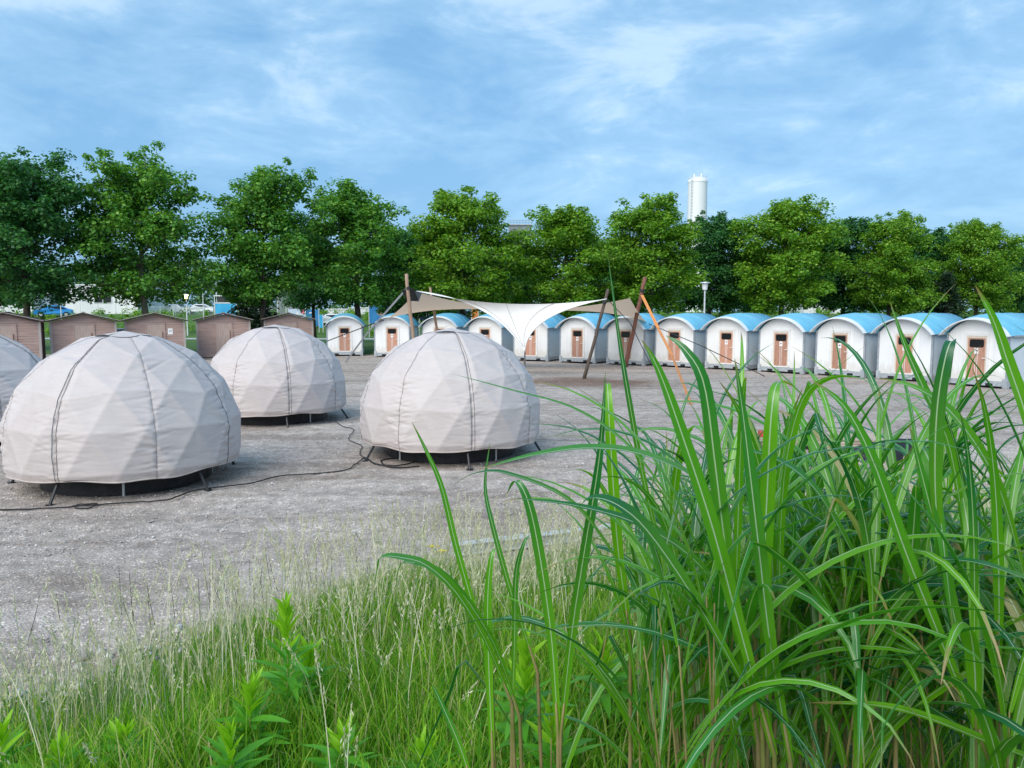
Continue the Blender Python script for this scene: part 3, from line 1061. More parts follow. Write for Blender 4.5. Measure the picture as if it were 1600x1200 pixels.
    MB().box(-0.03, 0.03, -0.0205, -0.0185, 1.25, 1.31).build('notice_print', M['ink'], d)
    for x in (-0.035, 0.035):
        MB().box(x - 0.008, x + 0.008, -0.017, -0.012, 0.34, 1.14).build('door_strip', M['trim_white'], d)
    h = MB()
    h.tube([(0.335, -0.02, 1.02), (0.335, -0.075, 1.02), (0.22, -0.075, 1.02)], 0.013, 8)
    h.build('door_handle', M['trim_white'], d)
    return t


cab0 = make_cabin()
CABS = [(539, 556, 3), (613, 557.5, 12), (687, 559.5, 20), (758, 561.5, 26), (829, 564, 28), (902, 567, 30), (977, 570.5, 30), (1053, 573.5, 30),
        (1134, 577.5, 30), (1219, 582.5, 30), (1310.5, 588, 30), (1411, 595, 29), (1523, 604, 29)]
CLAB = ['white cabin with blue arched roof next to the last brown hut, leftmost of the row',
        'white cabin with blue arched roof, second from the left, left of the tall leaning pole',
        'white cabin with blue roof, third from the left, mostly hidden behind a dome tent',
        'white cabin with blue roof partly covered by the left edge of the white canopy',
        'white cabin half hidden by the drooping tip of the white canopy',
        'white cabin with blue roof just right of the drooping canopy tip',
        'white cabin with blue roof behind the reddish leaning pole',
        'white cabin with blue roof behind the orange strap, eighth from the left',
        'white cabin with blue roof below the grey lamp post, fifth from the right',
        'white cabin with blue arched roof, fourth from the right in the row',
        'white cabin with blue arched roof, third from the right in the row',
        'white cabin with blue arched roof, second from the right in the row',
        'white cabin with blue arched roof, nearest and rightmost of the row']
for i, (px, py, a) in enumerate(CABS):
    p = gnd(px, py, 0.02)
    o = cab0 if i == 0 else copy_tree(cab0)
    psi = math.atan2(-p.x, p.y)
    o.location = (p.x, p.y, 0.02)
    o.rotation_euler = (0, 0, psi - R(a))
    o['label'] = CLAB[i]


# ------------------------------------------------------------------ brown timber huts
HW = 2.98


def make_hut(variant):
    t = thing('timber_hut', 'x', 'hut', (0, 0, 0), 0, 'brown timber huts in a row')
    hw = HW / 2
    z_e, z_a, dp = 2.16, 2.54, 2.4
    nb = 19
    m_ = MB()

    def boards(y, yo, lo=None):
        for k in range(nb):
            z0, z1 = 0.05 + k * 0.13, 0.05 + (k + 1) * 0.13 - 0.006
            lim = lambda z: hw - 0.02 if z <= z_e else (hw - 0.02) * max(0.0, (z_a - z) / (z_a - z_e))
            if z0 >= z_a - 0.03:
                break
            z1 = min(z1, z_a - 0.02)
            xa, xb = lim(z0), lim(z1)
            m_.add([(-xa, y - 0.022 * yo, z0), (xa, y - 0.022 * yo, z0), (xb, y - 0.004 * yo, z1), (-xb, y - 0.004 * yo, z1), (-xa, y, z0), (xa, y, z0)], [(0, 1, 2, 3), (4, 5, 1, 0)])
    boards(0, 1)
    m_.build('front_wall', M['hut'], t)
    core = [(-hw + 0.03, 0.03), (hw - 0.03, 0.03), (hw - 0.03, z_e), (0, z_a), (-hw + 0.03, z_e)]
    MB().prism_xz(core, 0.004, dp).build('wall_core', M['hut'], t)
    for x in (-1, 1):
        xa = x * (hw - 0.045)
        MB().box(xa - 0.055, xa + 0.055, -0.042, 0.06, 0.03, z_e + 0.03).build('corner_board', M['hut_trim'], t)
    # door leaf
    d = MB().box(-0.42, 0.42, -0.036, -0.022, 0.1, 2.0).build('door', M['hut_door'], t)
    for x0, x1, z0, z1 in ((-0.50, -0.42, 0.1, 2.08), (0.42, 0.50, 0.1, 2.08), (-0.42, 0.42, 2.0, 2.08)):
        MB().box(x0, x1, -0.05, -0.02, z0, z1).build('door_board', M['hut'], d)
    MB().box(0.33, 0.36, -0.075, -0.036, 0.95, 1.6).build('door_bar', M['pole_red'], d)
    # roof
    for x in (-1, 1):
        e = (x * (hw + 0.17), z_e - 0.005)
        r_ = MB()
        r_.prism_xz([(0, z_a + 0.02), (e[0], e[1] + 0.0), (e[0], e[1] + 0.075), (0, z_a + 0.10)], -0.28, dp + 0.15)
        r_.build('roof_slope', M['felt'], t)
        b_ = MB()
        b_.prism_xz([(0, z_a + 0.085), (e[0], e[1] + 0.06), (e[0], e[1] + 0.085), (0, z_a + 0.112)], -0.305, -0.283)
        b_.build('verge_strip', M['hut_trim'], t)
    MB().tube([(0, -0.29, z_a + 0.075), (0, dp + 0.16, z_a + 0.075)], 0.06, 8).build('ridge_cap', M['felt'], t)
    return t


hut0 = make_hut(0)
HUTS = [(6, 37.0, 'brown timber hut cut off by the left picture edge'),
        (130, 39.2, 'brown timber hut with pale door, second from the left'),
        (242, 41.6, 'brown timber hut with a white notice on its wall'),
        (349, 45.2, 'brown timber hut left of the rear dome tent, below the blue frame tower'),
        (451, 48.6, 'brown timber hut behind the rear dome tent, next to the first white cabin')]
for i, (px, d, lab) in enumerate(HUTS):
    p = at(px, 500, d)
    o = hut0 if i == 0 else copy_tree(hut0)
    o.location = (p.x, p.y, 0.02)
    o.rotation_euler = (0, 0, math.atan2(-p.x, p.y) * (0.95 if i > 0 else 0.8))
    o['label'] = lab
    if i == 2:
        n_ = MB().box(0.62, 0.86, -0.03, -0.024, 1.45, 1.78).build('notice', M['paper'], o)
        MB().box(0.67, 0.81, -0.034, -0.0305, 1.62, 1.66).build('notice_print', M['ink'], n_)

# ------------------------------------------------------------------ stretch canopy with poles
A_, B_, F_, G_, K_, C_ = at(651, 455, 34), at(948, 467, 30), at(820, 549, 31), at(600, 501, 39), at(1012, 505, 38.5), at(984, 465, 34.5)


def sagline(p, q, n, sag):
    return [p.lerp(q, t) + Vector((0, 0, -4 * sag * t * (1 - t))) for t in np.linspace(0, 1, n)]


def arcline(p, q, n, pull):
    return [p.lerp(q, t) + pull * (4 * t * (1 - t)) for t in np.linspace(0, 1, n)]


tent = thing('stretch_canopy', 'white stretch canopy drooping to a low front tie point over the yard', 'canopy', (0, 33.5, 0))
n_u, n_v = 41, 19
ridge = sagline(A_, B_, n_u, 0.36)
left_e = arcline(A_, F_, n_v * 2, Vector((0.55, 0.2, 0.42)))
right_e = arcline(B_, F_, n_v * 2, Vector((-0.75, 0.3, 0.22)))
P = np.zeros((n_v, n_u, 3))
for j in range(n_v):
    v = j / (n_v - 1)
    le = left_e[min(int(round(v * (2 * n_v - 1))), 2 * n_v - 1)]
    re_ = right_e[min(int(round(v * (2 * n_v - 1))), 2 * n_v - 1)]
    for i in range(n_u):
        u = i / (n_u - 1)
        lin = le.lerp(re_, u)
        base = A_.lerp(B_, u)
        off = (ridge[i] - base) * (1 - v) ** 1.4
        sg = Vector((0, 0.25, -0.14)) * (4 * u * (1 - u)) * math.sin(math.pi * v) * 0.9
        P[j, i] = lin + off + sg - Vector((0, 33.5, 0))
fp = MB().grid(P).build('front_panel', M['canvas'], tent, True)
for frac in (0.25, 0.5, 0.75):
    ii = int(frac * (n_u - 1))
    MB().tube([Vector(P[j, ii]) + Vector((0, -0.012, 0.012)) for j in range(n_v - 1)], 0.008, 5).build('seam', M['seam_grey'], fp)
# rear panel whose tan underside shows at both ends
n_u, n_v = 45, 13
top_l = sagline(A_, C_, n_u, 0.62)
low_l = []
for i in range(n_u):
    u = i / (n_u - 1)
    q = G_.lerp(K_, u)
    low_l.append(q + Vector((0, -1.6 * math.sin(math.pi * u), 0.78 * math.sin(math.pi * u) ** 0.6)))
P = np.zeros((n_v, n_u, 3))
for j in range(n_v):
    v = j / (n_v - 1)
    for i in range(n_u):
        q = top_l[i].lerp(low_l[i], v) + Vector((0, 0, -0.10 * math.sin(math.pi * v)))
        P[j, i] = q - Vector((0, 33.5, 0.02))
MB().grid(P).build('rear_panel', M['canvas_tan'], tent, True)
hm = MB()
hm.tube([p - Vector((0, 33.5, 0)) for p in left_e], 0.022, 6)
hm.tube([p - Vector((0, 33.5, 0)) for p in right_e], 0.022, 6)
hm.build('edge_hem', M['canvas'], tent, True)


def pole(label, top, foot, r0, r1, mat, seed):
    r = random.Random(seed)
    t = thing('tent_pole', label, 'pole', foot, 0, 'poles of the stretch canopy')
    pts, rs = [], []
    for k in range(9):
        q = k / 8
        p = Vector((0, 0, -0.05)).lerp(top - foot, q)
        if 0 < k < 8:
            p += Vector((r.uniform(-1, 1), r.uniform(-1, 1), 0)) * 0.018
        pts.append(p)
        rs.append((r0 * (1 - q) + r1 * q) * r.uniform(0.94, 1.06))
    MB().tube(pts, rs, 10).build('shaft', mat, t, True)
    k = 7
    c_ = pts[0].lerp(pts[8], 0.86)
    dr = (pts[8] - pts[0]).normalized()
    MB().tube([c_ - dr * 0.06, c_ + dr * 0.06], r1 * 1.35, 10).build('lashing', M['strap'], t)
    return t


pole('thick pale pole leaning left at the left end of the white canopy', at(635, 428, 32), gnd(652, 588, 0), 0.085, 0.07, M['pole'], 1)
pole('thin pale pole poking through the left part of the canopy', at(672, 449, 37), at(692, 572, 37) * 1.0, 0.07, 0.055, M['pole'], 2)
pole('dark slanting pole under the right front edge of the canopy', at(950, 452, 30), gnd(912, 592, 0), 0.075, 0.06, M['pole_dark'], 3)
pole('reddish brown pole leaning right at the right end of the canopy', at(1008, 433, 36), gnd(977, 574, 0), 0.10, 0.085, M['pole_red'], 4)


def strap(name, label, cat, pts, w, mat, group=None, thick=0.006):
    """flat webbing following pts"""
    o0 = pts[-1].copy()
    t_ = MB()
    for a, b in zip(pts[:-1], pts[1:]):
        d = (b - a).normalized()
        s = d.cross(Vector((0, 1, 0))).normalized() * (w / 2)
        n = d.cross(s).normalized() * thick
        t_.add([p - o0 for p in (a - s - n, a + s - n, a + s + n, a - s + n, b - s - n, b + s - n, b + s + n, b - s + n)],
               [(0, 3, 2, 1), (4, 5, 6, 7), (0, 1, 5, 4), (1, 2, 6, 5), (2, 3, 7, 6), (3, 0, 4, 7)])
    ob = t_.build(name, mat)
    ob.location = o0
    return tag(ob, label, cat, group)


strap('guy_strap', 'orange strap slanting from the reddish pole down to the gravel', 'strap', [at(1003, 461, 35.5), at(1028, 512, 32), at(1050, 555, 28), gnd(1080, 632, 0.02)], 0.13, M['orange'])
strap('guy_strap', 'grey strap from the left pole down past the first cabin', 'strap', [at(637, 449, 32), at(594, 498, 34), at(574, 520, 36), gnd(540, 566, 0.02)], 0.08, M['cabin_post'])
strap('guy_strap', 'thin dark line crossing the front of the leftmost cabin', 'rope', [at(600, 500, 39), at(574, 509, 40), at(511, 533, 43.5)], 0.05, M['strap'])
strap('guy_strap', 'thin black rope from the right canopy corner down to the gravel', 'rope', [K_.copy(), at(1095, 540, 31), gnd(1195, 588, 0.02)], 0.035, M['strap'])
strap('guy_strap', 'short dark strap tying the left canopy corner to its pole', 'strap', [at(637, 452, 32), at(645, 470, 33), A_.copy()], 0.5, M['strap'])
strap('guy_strap', 'thin dark line from the right canopy edge to the gravel', 'rope', [B_.copy(), at(985, 505, 30), gnd(1018, 572, 0.02)], 0.03, M['strap'])
t = thing('tie_down_post', 'short grey steel post holding down the low tip of the canopy', 'post', gnd(820, 581, 0))
q = F_ - t.location
MB().tube([(0, 0, -0.03), (0, 0, 0.35), q * 0.7 + Vector((0, 0, 0.05)), q], [0.05, 0.045, 0.035, 0.03], 8).build('shaft', M['cabin_post'], t)
MB().bbox(-0.14, 0.14, -0.14, 0.14, 0.012, 0.045, 0.01).build('base_plate', M['cabin_steel'], t)


# ------------------------------------------------------------------ cables and litter on the gravel
def cable(label, pix, r=0.013, zoff=0.03):
    pts = [gnd(px, py, 0.02) for px, py in pix]
    o0 = pts[0].copy()
    out = []
    rr = random.Random(len(pix))
    for i in range(len(pts) - 1):
        p0, p1, p2, p3 = pts[max(i - 1, 0)], pts[i], pts[i + 1], pts[min(i + 2, len(pts) - 1)]
        for k in range(6):
            t = k / 6
            q = 0.5 * ((2 * p1) + (p2 - p0) * t + (2 * p0 - 5 * p1 + 4 * p2 - p3) * t * t + (3 * p1 - p0 - 3 * p2 + p3) * t ** 3)
            out.append(q - o0 + Vector((rr.uniform(-.012, .012), rr.uniform(-.012, .012), 0.015 + rr.uniform(0, .006))))
    out.append(pts[-1] - o0 + Vector((0, 0, 0.015)))
    ob = MB().tube(out, r, 7).build('power_cable', M['cable'], None, True)
    ob.location = o0
    return tag(ob, label, 'cable')


cable('black power cable running past the nearest dome towards the middle dome', [(-20, 799), (60, 797), (120, 793), (200, 787), (260, 783), (300, 769), (340, 763), (390, 757), (440, 745), (500, 741), (540, 736), (556, 726), (570, 716)], 0.0101)
cable('black cable loop beneath the nearest dome', [(112, 794), (125, 790), (150, 789), (140, 796), (118, 796)], 0.0086)
cable('thin black cable from the rear dome to the middle dome', [(524, 660), (538, 668), (552, 672), (545, 686), (552, 692), (566, 698), (562, 710), (572, 720)], 0.0079)
cable('coiled black cable under the left side of the middle dome', [(570, 716), (590, 727), (620, 729), (650, 722), (630, 717), (596, 721), (612, 732), (655, 730)], 0.012)

p0 = gnd(705, 868, 0.03)
p1 = gnd(885, 846, 0.03)
t = thing('steel_rail', 'pale galvanised steel rail lying on the gravel edge among the grass', 'rail', p0, math.atan2(p1.y - p0.y, p1.x - p0.x))
ln = (p1 - p0).length + 0.7
MB().bbox(0, ln, -0.02, 0.10, 0.09, 0.115, 0.008).build('top_flange', M['zinc'], t)
MB().box(0, ln, 0.02, 0.05, 0.01, 0.09).build('web', M['zinc'], t)
MB().bbox(0, ln, -0.035, 0.12, -0.012, 0.01, 0.006).build('bottom_flange', M['zinc'], t)

# timber and tarpaulin heap to the right
o = gnd(1290, 700, 0)
t = thing('timber_stack', 'weathered planks stacked on the gravel behind the reeds', 'planks', o, R(-8))
rr = random.Random(5)
for k in range(9):
    lay, c_ = divmod(k, 3)
    MB().bbox(-1.3 + rr.uniform(-.1, .1), 1.2 + rr.uniform(-.15, .15), -0.45 + c_ * 0.3, -0.22 + c_ * 0.3, 0.10 + lay * 0.055, 0.148 + lay * 0.055, 0.006).build('plank', M['plank'], t)
for x in (-0.9, 0.8):
    MB().bbox(x - 0.05, x + 0.05, -0.5, 0.45, 0.0, 0.097, 0.006).build('bearer', M['plank'], t)
MB().box(-1.32, -1.20, -0.46, -0.24, 0.27, 0.36).build('red_block', M['red'], t)
o = gnd(1400, 716, 0)
P = np.zeros((22, 30, 3))
for j in range(22):
    for i in range(30):
        u, v = i / 29 * 2 - 1, j / 21 * 2 - 1
        h = 0.30 * max(0, 1 - (u * u) ** 2) * max(0, 1 - (v * v)) + 0.06 * float(vnoise(u * 5 + 9, v * 5 + 3, 8)) + 0.005
        P[j, i] = (u * 0.85 + 0.1 * math.sin(v * 4), v * 0.45, h)
ob = MB().grid(P).build('tarpaulin', M['tarp'], None, True)
ob.location = o
tag(ob, 'crumpled black tarpaulin heap on the gravel behind the reeds', 'tarpaulin')

# ------------------------------------------------------------------ trees


def leaf_quads(C, Nrm, size, r, asp=0.78):
    """rhombic leaves folded along the middle; returns verts, tris"""
    n = len(C)
    t = r.normal(size=(n, 3))
    t -= (t * Nrm).sum(1)[:, None] * Nrm
    t /= np.linalg.norm(t, axis=1)[:, None] + 1e-9
    b = np.cross(Nrm, t)
    s = size[:, None]
    p0 = C - t * s * 0.5
    p2 = C + t * s * 0.5 - Nrm * s * 0.12
    p1 = C + b * s * asp * 0.5 + Nrm * s * 0.10
    p3 = C - b * s * asp * 0.5 + Nrm * s * 0.10
    V = np.stack([p0, p1, p2, p3], 1).reshape(-1, 3)
    k = (np.arange(n) * 4)[:, None]
    T = np.concatenate([k + np.array([[0, 1, 2]]), k + np.array([[0, 2, 3]])], 1).reshape(-1, 3)
    return V, T


def tree_meshes(seed, H, cr, cb, n_limb=30, per=52, lsize=0.23, leaf=None, bark=None, lumpy=0.25, top=0.9):
    r = np.random.default_rng(seed)
    wood = MB()
    lean = r.normal(0, 0.15, 2)
    trunk = []
    for k in range(9):
        q = k / 8
        trunk.append(Vector((lean[0] * q * q + r.normal(0, 0.04), lean[1] * q * q + r.normal(0, 0.04), q * H * 0.9 - (0.1 if k == 0 else 0))))
    rad = [0.21 * (1 - 0.88 * k / 8) * (1.35 if k == 0 else 1) * H / 11 for k in range(9)]
    wood.tube(trunk, rad, 9)
    cents, rads = [], []
    gold = 2.39996
    for k in range(n_limb):
        q = (k + 0.5) / n_limb
        z0 = cb * 0.85 + (H * 0.87 - cb * 0.85) * q
        a = k * gold + r.normal(0, 0.3)
        zz_ = (z0 - cb) / (H - cb)
        zc_ = min(max(zz_, 0.0), 0.97)
        env = max(0.82 * cr * (1 - zc_ ** 1.8) ** 0.75 * min(1.0, (zc_ + 0.45) / 0.6), 0.45)
        ln_ = env * r.uniform(1 - lumpy, 1 + lumpy * 0.8)
        rise = r.uniform(0.12, 0.55) * ln_ * (0.5 + zz_)
        ti = min(int(z0 / (H * 0.9) * 8), 7)
        fr = z0 / (H * 0.9) * 8 - ti
        s = trunk[ti].lerp(trunk[ti + 1], fr)
        e = s + Vector((math.cos(a) * ln_, math.sin(a) * ln_, rise))
        midp = s.lerp(e, 0.5) + Vector((r.normal(0, 0.12), r.normal(0, 0.12), 0.12 * ln_))
        wood.tube([s, midp, e], [0.075 * (1 - 0.6 * q), 0.045, 0.012], 5, False)
        for w in np.linspace(0.3, 1.0, 6):
            c_ = (s * (1 - w) ** 2 + midp * 2 * w * (1 - w) + e * w * w)
            off = Vector(r.normal(0, 0.33, 3))
            cents.append(c_ + off)
            rads.append(r.uniform(0.5, 0.92))
        for sb in range(3):
            w = r.uniform(0.45, 0.95)
            c_ = s * (1 - w) ** 2 + midp * 2 * w * (1 - w) + e * w * w
            a2 = a + r.choice([-1, 1]) * r.uniform(0.5, 1.3)
            l2 = ln_ * r.uniform(0.25, 0.5)
            e2 = c_ + Vector((math.cos(a2) * l2, math.sin(a2) * l2, r.uniform(-0.15, 0.5) * l2))
            wood.tube([c_, e2], [0.025, 0.008], 4, False)
            cents.append(e2)
            rads.append(r.uniform(0.4, 0.7))
    for k in range(75):
        j = int(r.integers(len(cents)))
        c0 = Vector(cents[j])
        ax = Vector((c0.x, c0.y, (c0.z - (cb + H) / 2) * 0.9))
        if ax.length < 0.4 * cr:
            continue
        ax.normalize()
        off_ = ax * r.uniform(0.35, 0.75) + Vector((0, 0, r.uniform(0.0, 0.35)))
        wood.tube([c0, c0 + off_], [0.02, 0.008], 4, False)
        cents.append(c0 + off_)
        rads.append(r.uniform(0.26, 0.46))
    for k in range(9):
        cents.append(trunk[8] + Vector((r.normal(0, 0.45), r.normal(0, 0.45), r.uniform(-0.9, H * 0.1 * top))))
        rads.append(r.uniform(0.3, 0.5))
    cents = np.array([tuple(c) for c in cents])
    rads = np.array(rads)
    ci = np.repeat(np.arange(len(cents)), np.maximum(12, (per * np.clip(rads / 0.62, 0.25, 1.3)).astype(int)))
    n = len(ci)
    dv = r.normal(size=(n, 3))
    dv /= np.linalg.norm(dv, axis=1)[:, None]
    rr_ = rads[ci] * r.random(n) ** 0.45
    C = cents[ci] + dv * rr_[:, None] * np.array([1.1, 1.1, 0.8])
    nrm = dv * 0.55 + np.array([0, 0, 0.75]) + r.normal(0, 0.42, (n, 3))
    nrm /= np.linalg.norm(nrm, axis=1)[:, None]
    V, T = leaf_quads(C, nrm, lsize * r.uniform(0.7, 1.25, n), r)
    return wood.mesh('trunk', bark or M['bark'], True), fast_mesh('crown', V, tris=T, mat=leaf)


VAR = {
    'p1': tree_meshes(21, 12.0, 3.9, 4.1, 34, 84, 0.20, M['leaf_plane'], M['bark_pale'], 0.32),
    'p2': tree_meshes(22, 11.6, 3.6, 3.9, 32, 82, 0.20, M['leaf_plane'], M['bark'], 0.36),
    'l1': tree_meshes(23, 11.8, 4.0, 3.5, 34, 84, 0.21, M['leaf_lush'], M['bark'], 0.28),
    'l2': tree_meshes(24, 11.6, 4.2, 3.5, 36, 82, 0.21, M['leaf_lush'], M['bark'], 0.24),
    'd1': tree_meshes(25, 12.0, 4.3, 4.0, 38, 84, 0.205, M['leaf_deep'], M['bark'], 0.22),
    'd2': tree_meshes(26, 11.0, 3.6, 3.0, 34, 80, 0.205, M['leaf_deep'], M['bark'], 0.3),
}
TREES = [  # px, distance, top pixel row, variant, width factor, rotation, label
    (40, 43, 221, 'd1', 1.0, 0.4, 'tall dark green tree at the left picture edge'),
    (226, 46, 226, 'p1', 0.98, 1.9, 'tall green tree with pale trunk behind the second and third huts'),
    (412, 49, 246, 'p2', 0.98, 2.6, 'tall loose-crowned green tree above the rear dome tent'),
    (558, 52, 270, 'p2', 1.08, 5.1, 'green tree with a rounded top above the first white cabin'),
    (722, 55, 282, 'l1', 1.10, 0.9, 'bright green tree behind the left end of the canopy'),
    (886, 58, 312, 'l2', 1.12, 2.2, 'broad bright green tree behind the middle of the canopy'),
    (1016, 61, 298, 'l1', 1.12, 3.7, 'bright green tree just left of the white tower'),
    (1108, 70, 324, 'd2', 0.95, 1.0, 'dark green tree standing just below the white tower'),
    (1222, 67, 299, 'l2', 1.10, 4.4, 'tall bright green tree right of the white tower'),
    (1318, 76, 330, 'd2', 1.20, 5.6, 'dark green tree set back right of the tall bright tree'),
    (1388, 71, 324, 'l1', 0.98, 5.2, 'green rounded tree above the third cabin from the right'),
    (1448, 80, 346, 'd2', 1.1, 3.1, 'dark green tree set back above the second cabin from the right'),
    (1524, 75, 333, 'l2', 0.95, 0.3, 'bright green tree above the rightmost cabin'),
    (1612, 80, 378, 'd1', 0.8, 2.0, 'dark tree cut off by the right picture edge'),
    (-60, 52, 250, 'd2', 1.15, 2.2, 'dark tree behind the leftmost tree, trunk at the picture edge'),
    (640, 64, 345, 'd2', 1.1, 0.2, 'dark green tree filling the gap left of the canopy poles'),
    (490, 66, 330, 'd1', 0.85, 4.0, 'dark green tree set back between the loose-crowned and rounded trees'),
    (800, 68, 368, 'd2', 1.0, 4.9, 'dark green tree set back behind the middle of the canopy'),
    (960, 72, 360, 'd2', 1.2, 3.0, 'dark green tree set back behind the two bright trees left of the tower'),
    (1180, 78, 372, 'd1', 0.9, 0.9, 'low dark tree set back under the tall bright tree'),
    (1580, 88, 378, 'd2', 1.2, 4.1, 'dark tree set back behind the rightmost bright tree'),
]
VH = {'p1': 12.0, 'p2': 11.6, 'l1': 11.8, 'l2': 11.6, 'd1': 12.0, 'd2': 11.0}
for px, d, ty, v, wf, rz, lab in TREES:
    p = at(px, 480, d)
    ztop = at(px, ty, d).z
    z0 = float(terrain_z(p.x, p.y))
    s = 0.965 * (ztop - z0) / VH[v]
    t = thing('tree', lab, 'tree', (p.x, p.y, z0 - 0.03), rz, 'row of trees behind the huts and cabins')
    t.scale = (s * wf * 1.07, s * wf * 1.07, s)
    link('trunk', VAR[v][0], t)
    link('crown', VAR[v][1], t)


def conifer(seed, H, cr):
    r = np.random.default_rng(seed)
    wood = MB().tube([(0, 0, -0.1), (0, 0, H * 0.5), (0, 0, H)], [0.16, 0.09, 0.015], 8)
    C, Nn = [], []
    for k in range(95):
        q = (k + 0.5) / 95
        z = 0.9 + (H - 1.0) * q
        a = k * 2.4 + r.normal(0, 0.2)
        ln_ = cr * (1 - q) ** 0.8 * r.uniform(0.75, 1.1) + 0.12
        e = (math.cos(a) * ln_, math.sin(a) * ln_, z - 0.25 * ln_)
        wood.tube([(0, 0, z), e], [0.03, 0.008], 4, False)
        m_ = int(14 + 46 * (1 - q))
        w = r.random(m_) ** 0.6
        P_ = np.stack([w * e[0], w * e[1], z + w * (e[2] - z)], -1) + r.normal(0, 0.14, (m_, 3))
        C.append(P_)
    C = np.concatenate(C)
    nrm = r.normal(0, 0.5, (len(C), 3)) + np.array([0, 0, 0.8])
    nrm /= np.linalg.norm(nrm, axis=1)[:, None]
    V, T = leaf_quads(C, nrm, np.full(len(C), 0.30), r, 0.45)
    return wood.mesh('trunk', M['bark'], True), fast_mesh('crown', V, tris=T, mat=M['needle'])


CON = conifer(31, 6.0, 2.0)
for px, d, ty, wf, lab in ((398, 58, 392, 1.0, 'dark conifer in front of the grey hoarding, left of centre'), (1478, 70, 425, 1.2, 'dark conifer behind the two rightmost cabins')):
    p = at(px, 480, d)
    z0 = float(terrain_z(p.x, p.y))
    s = (at(px, ty, d).z - z0) / 6.0
    t = thing('conifer', lab, 'tree', (p.x, p.y, z0), px, None)
    t.scale = (s * wf, s * wf, s)
    link('trunk', CON[0], t)
    link('crown', CON[1], t)

# far wood as one mass
r = np.random.default_rng(41)
Cs, Rs = [], []
for k in range(420):
    y = r.uniform(128, 170)
    x = r.uniform(-0.78, 0.78) * y
    h = 6.0 + 4.5 * float(vnoise(x * 0.06 + 5, 2.0, 3)) + 3.0 * float(vnoise(x * 0.2, 7.0, 5))
    for q in range(3):
        Cs.append((x + r.normal(0, 1.5), y + r.normal(0, 1.5), 3.0 + h * (q + r.random()) / 3))
        Rs.append(r.uniform(1.3, 2.3))
Cs, Rs = np.array(Cs), np.array(Rs)
ci = np.repeat(np.arange(len(Cs)), 34)
dv = r.normal(size=(len(ci), 3))
dv /= np.linalg.norm(dv, axis=1)[:, None]
C = Cs[ci] + dv * (Rs[ci] * r.random(len(ci)) ** 0.4)[:, None]
nrm = dv * 0.6 + np.array([0, 0, 0.7]) + r.normal(0, 0.4, dv.shape)
nrm /= np.linalg.norm(nrm, axis=1)[:, None]
V, T = leaf_quads(C, nrm, r.uniform(0.45, 0.95, len(C)), r)
tag(link('far_wood', fast_mesh('far_wood', V, tris=T, mat=M['leaf_far'])), 'hazy green wood closing the view behind the tree row', 'wood', kind='stuff')

# shrubs and weeds on the embankment and under the trees (one mass of undergrowth)
Cs, Rs = [], []
for k in range(520):
    y = r.uniform(84, 104)
    x = r.uniform(-0.75, 0.75) * y
    z = float(terrain_z(x, y))
    hh = r.uniform(0.15, 0.75) * (1.0 + 0.9 * (vnoise(x * 0.15, 3, 2) > 0.62))
    Cs.append((x, y, z + hh * 0.5))
    Rs.append(hh)
for k in range(60):
    y = r.uniform(62, 74)
    x = r.uniform(0.05, 0.7) * y
    Cs.append((x, y, 0.9))
    Rs.append(r.uniform(0.7, 1.2))
Cs, Rs = np.array(Cs), np.array(Rs)
ci = np.repeat(np.arange(len(Cs)), 60)
dv = r.normal(size=(len(ci), 3))
dv /= np.linalg.norm(dv, axis=1)[:, None]
C = Cs[ci] + dv * (Rs[ci] * r.random(len(ci)) ** 0.4)[:, None]
nrm = dv * 0.6 + np.array([0, 0, 0.7]) + r.normal(0, 0.4, dv.shape)
nrm /= np.linalg.norm(nrm, axis=1)[:, None]
V, T = leaf_quads(C, nrm, r.uniform(0.18, 0.34, len(C)), r, 0.6)
tag(link('undergrowth', fast_mesh('undergrowth', V, tris=T, mat=M['leaf_lush'])), 'green weeds and low shrubs on the bank below the trees', 'undergrowth', kind='stuff')


# ------------------------------------------------------------------ things beyond the huts and cabins
def place(px, py, d):
    p = at(px, py, d)
    return Vector((p.x, p.y, float(terrain_z(p.x, p.y))))


def span(px0, px1, d):
    return at(px0, 490, d).x, at(px1, 490, d).x


def building(label, px0, px1, ytop, d, mat, wins, depth=8.0, parapet=True):
    x0, x1 = span(px0, px1, d)
    zb = 1.9
    zt = at(px0, ytop, d).z
    c = Vector(((x0 + x1) / 2, d, zb))
    t = thing('building', label, 'building', c)
    hw = (x1 - x0) / 2
    h = zt - zb
    MB().box(-hw, hw, 0, depth, 0, h).build('wall', mat, t)
    MB().box(-hw - 0.08, hw + 0.08, -0.08, depth + 0.08, h + 0.003, h + 0.16).build('roof_edge', M['white_steel'], t)
    for k in range(1, int(hw * 2 / 2.4)):
        x = -hw + k * 2.4
        MB().box(x - 0.02, x + 0.02, -0.012, -0.002, 0.1, h - 0.1).build('panel_joint', M['cabin_steel'], t)
    for wx0, wx1, wy0, wy1 in wins:
        a, b = at(wx0, wy1, d), at(wx1, wy0, d)
        w = thing('window', None, None)
        w.parent = t
        xa, xb, za, zb_ = a.x - c.x, b.x - c.x, a.z - zb, b.z - zb
        fr = MB()
        for q in ((xa - .07, xa, za - .07, zb_ + .07), (xb, xb + .07, za - .07, zb_ + .07), (xa, xb, za - .07, za), (xa, xb, zb_, zb_ + .07), ((xa + xb) / 2 - .04, (xa + xb) / 2 + .04, za, zb_)):
            fr.box(q[0], q[1], -0.06, -0.004, q[2], q[3])
        fr.build('frame', M['white_steel'], w)
        MB().box(xa, xb, -0.03, -0.006, za, zb_).build('pane', M['glass'], w)
    return t


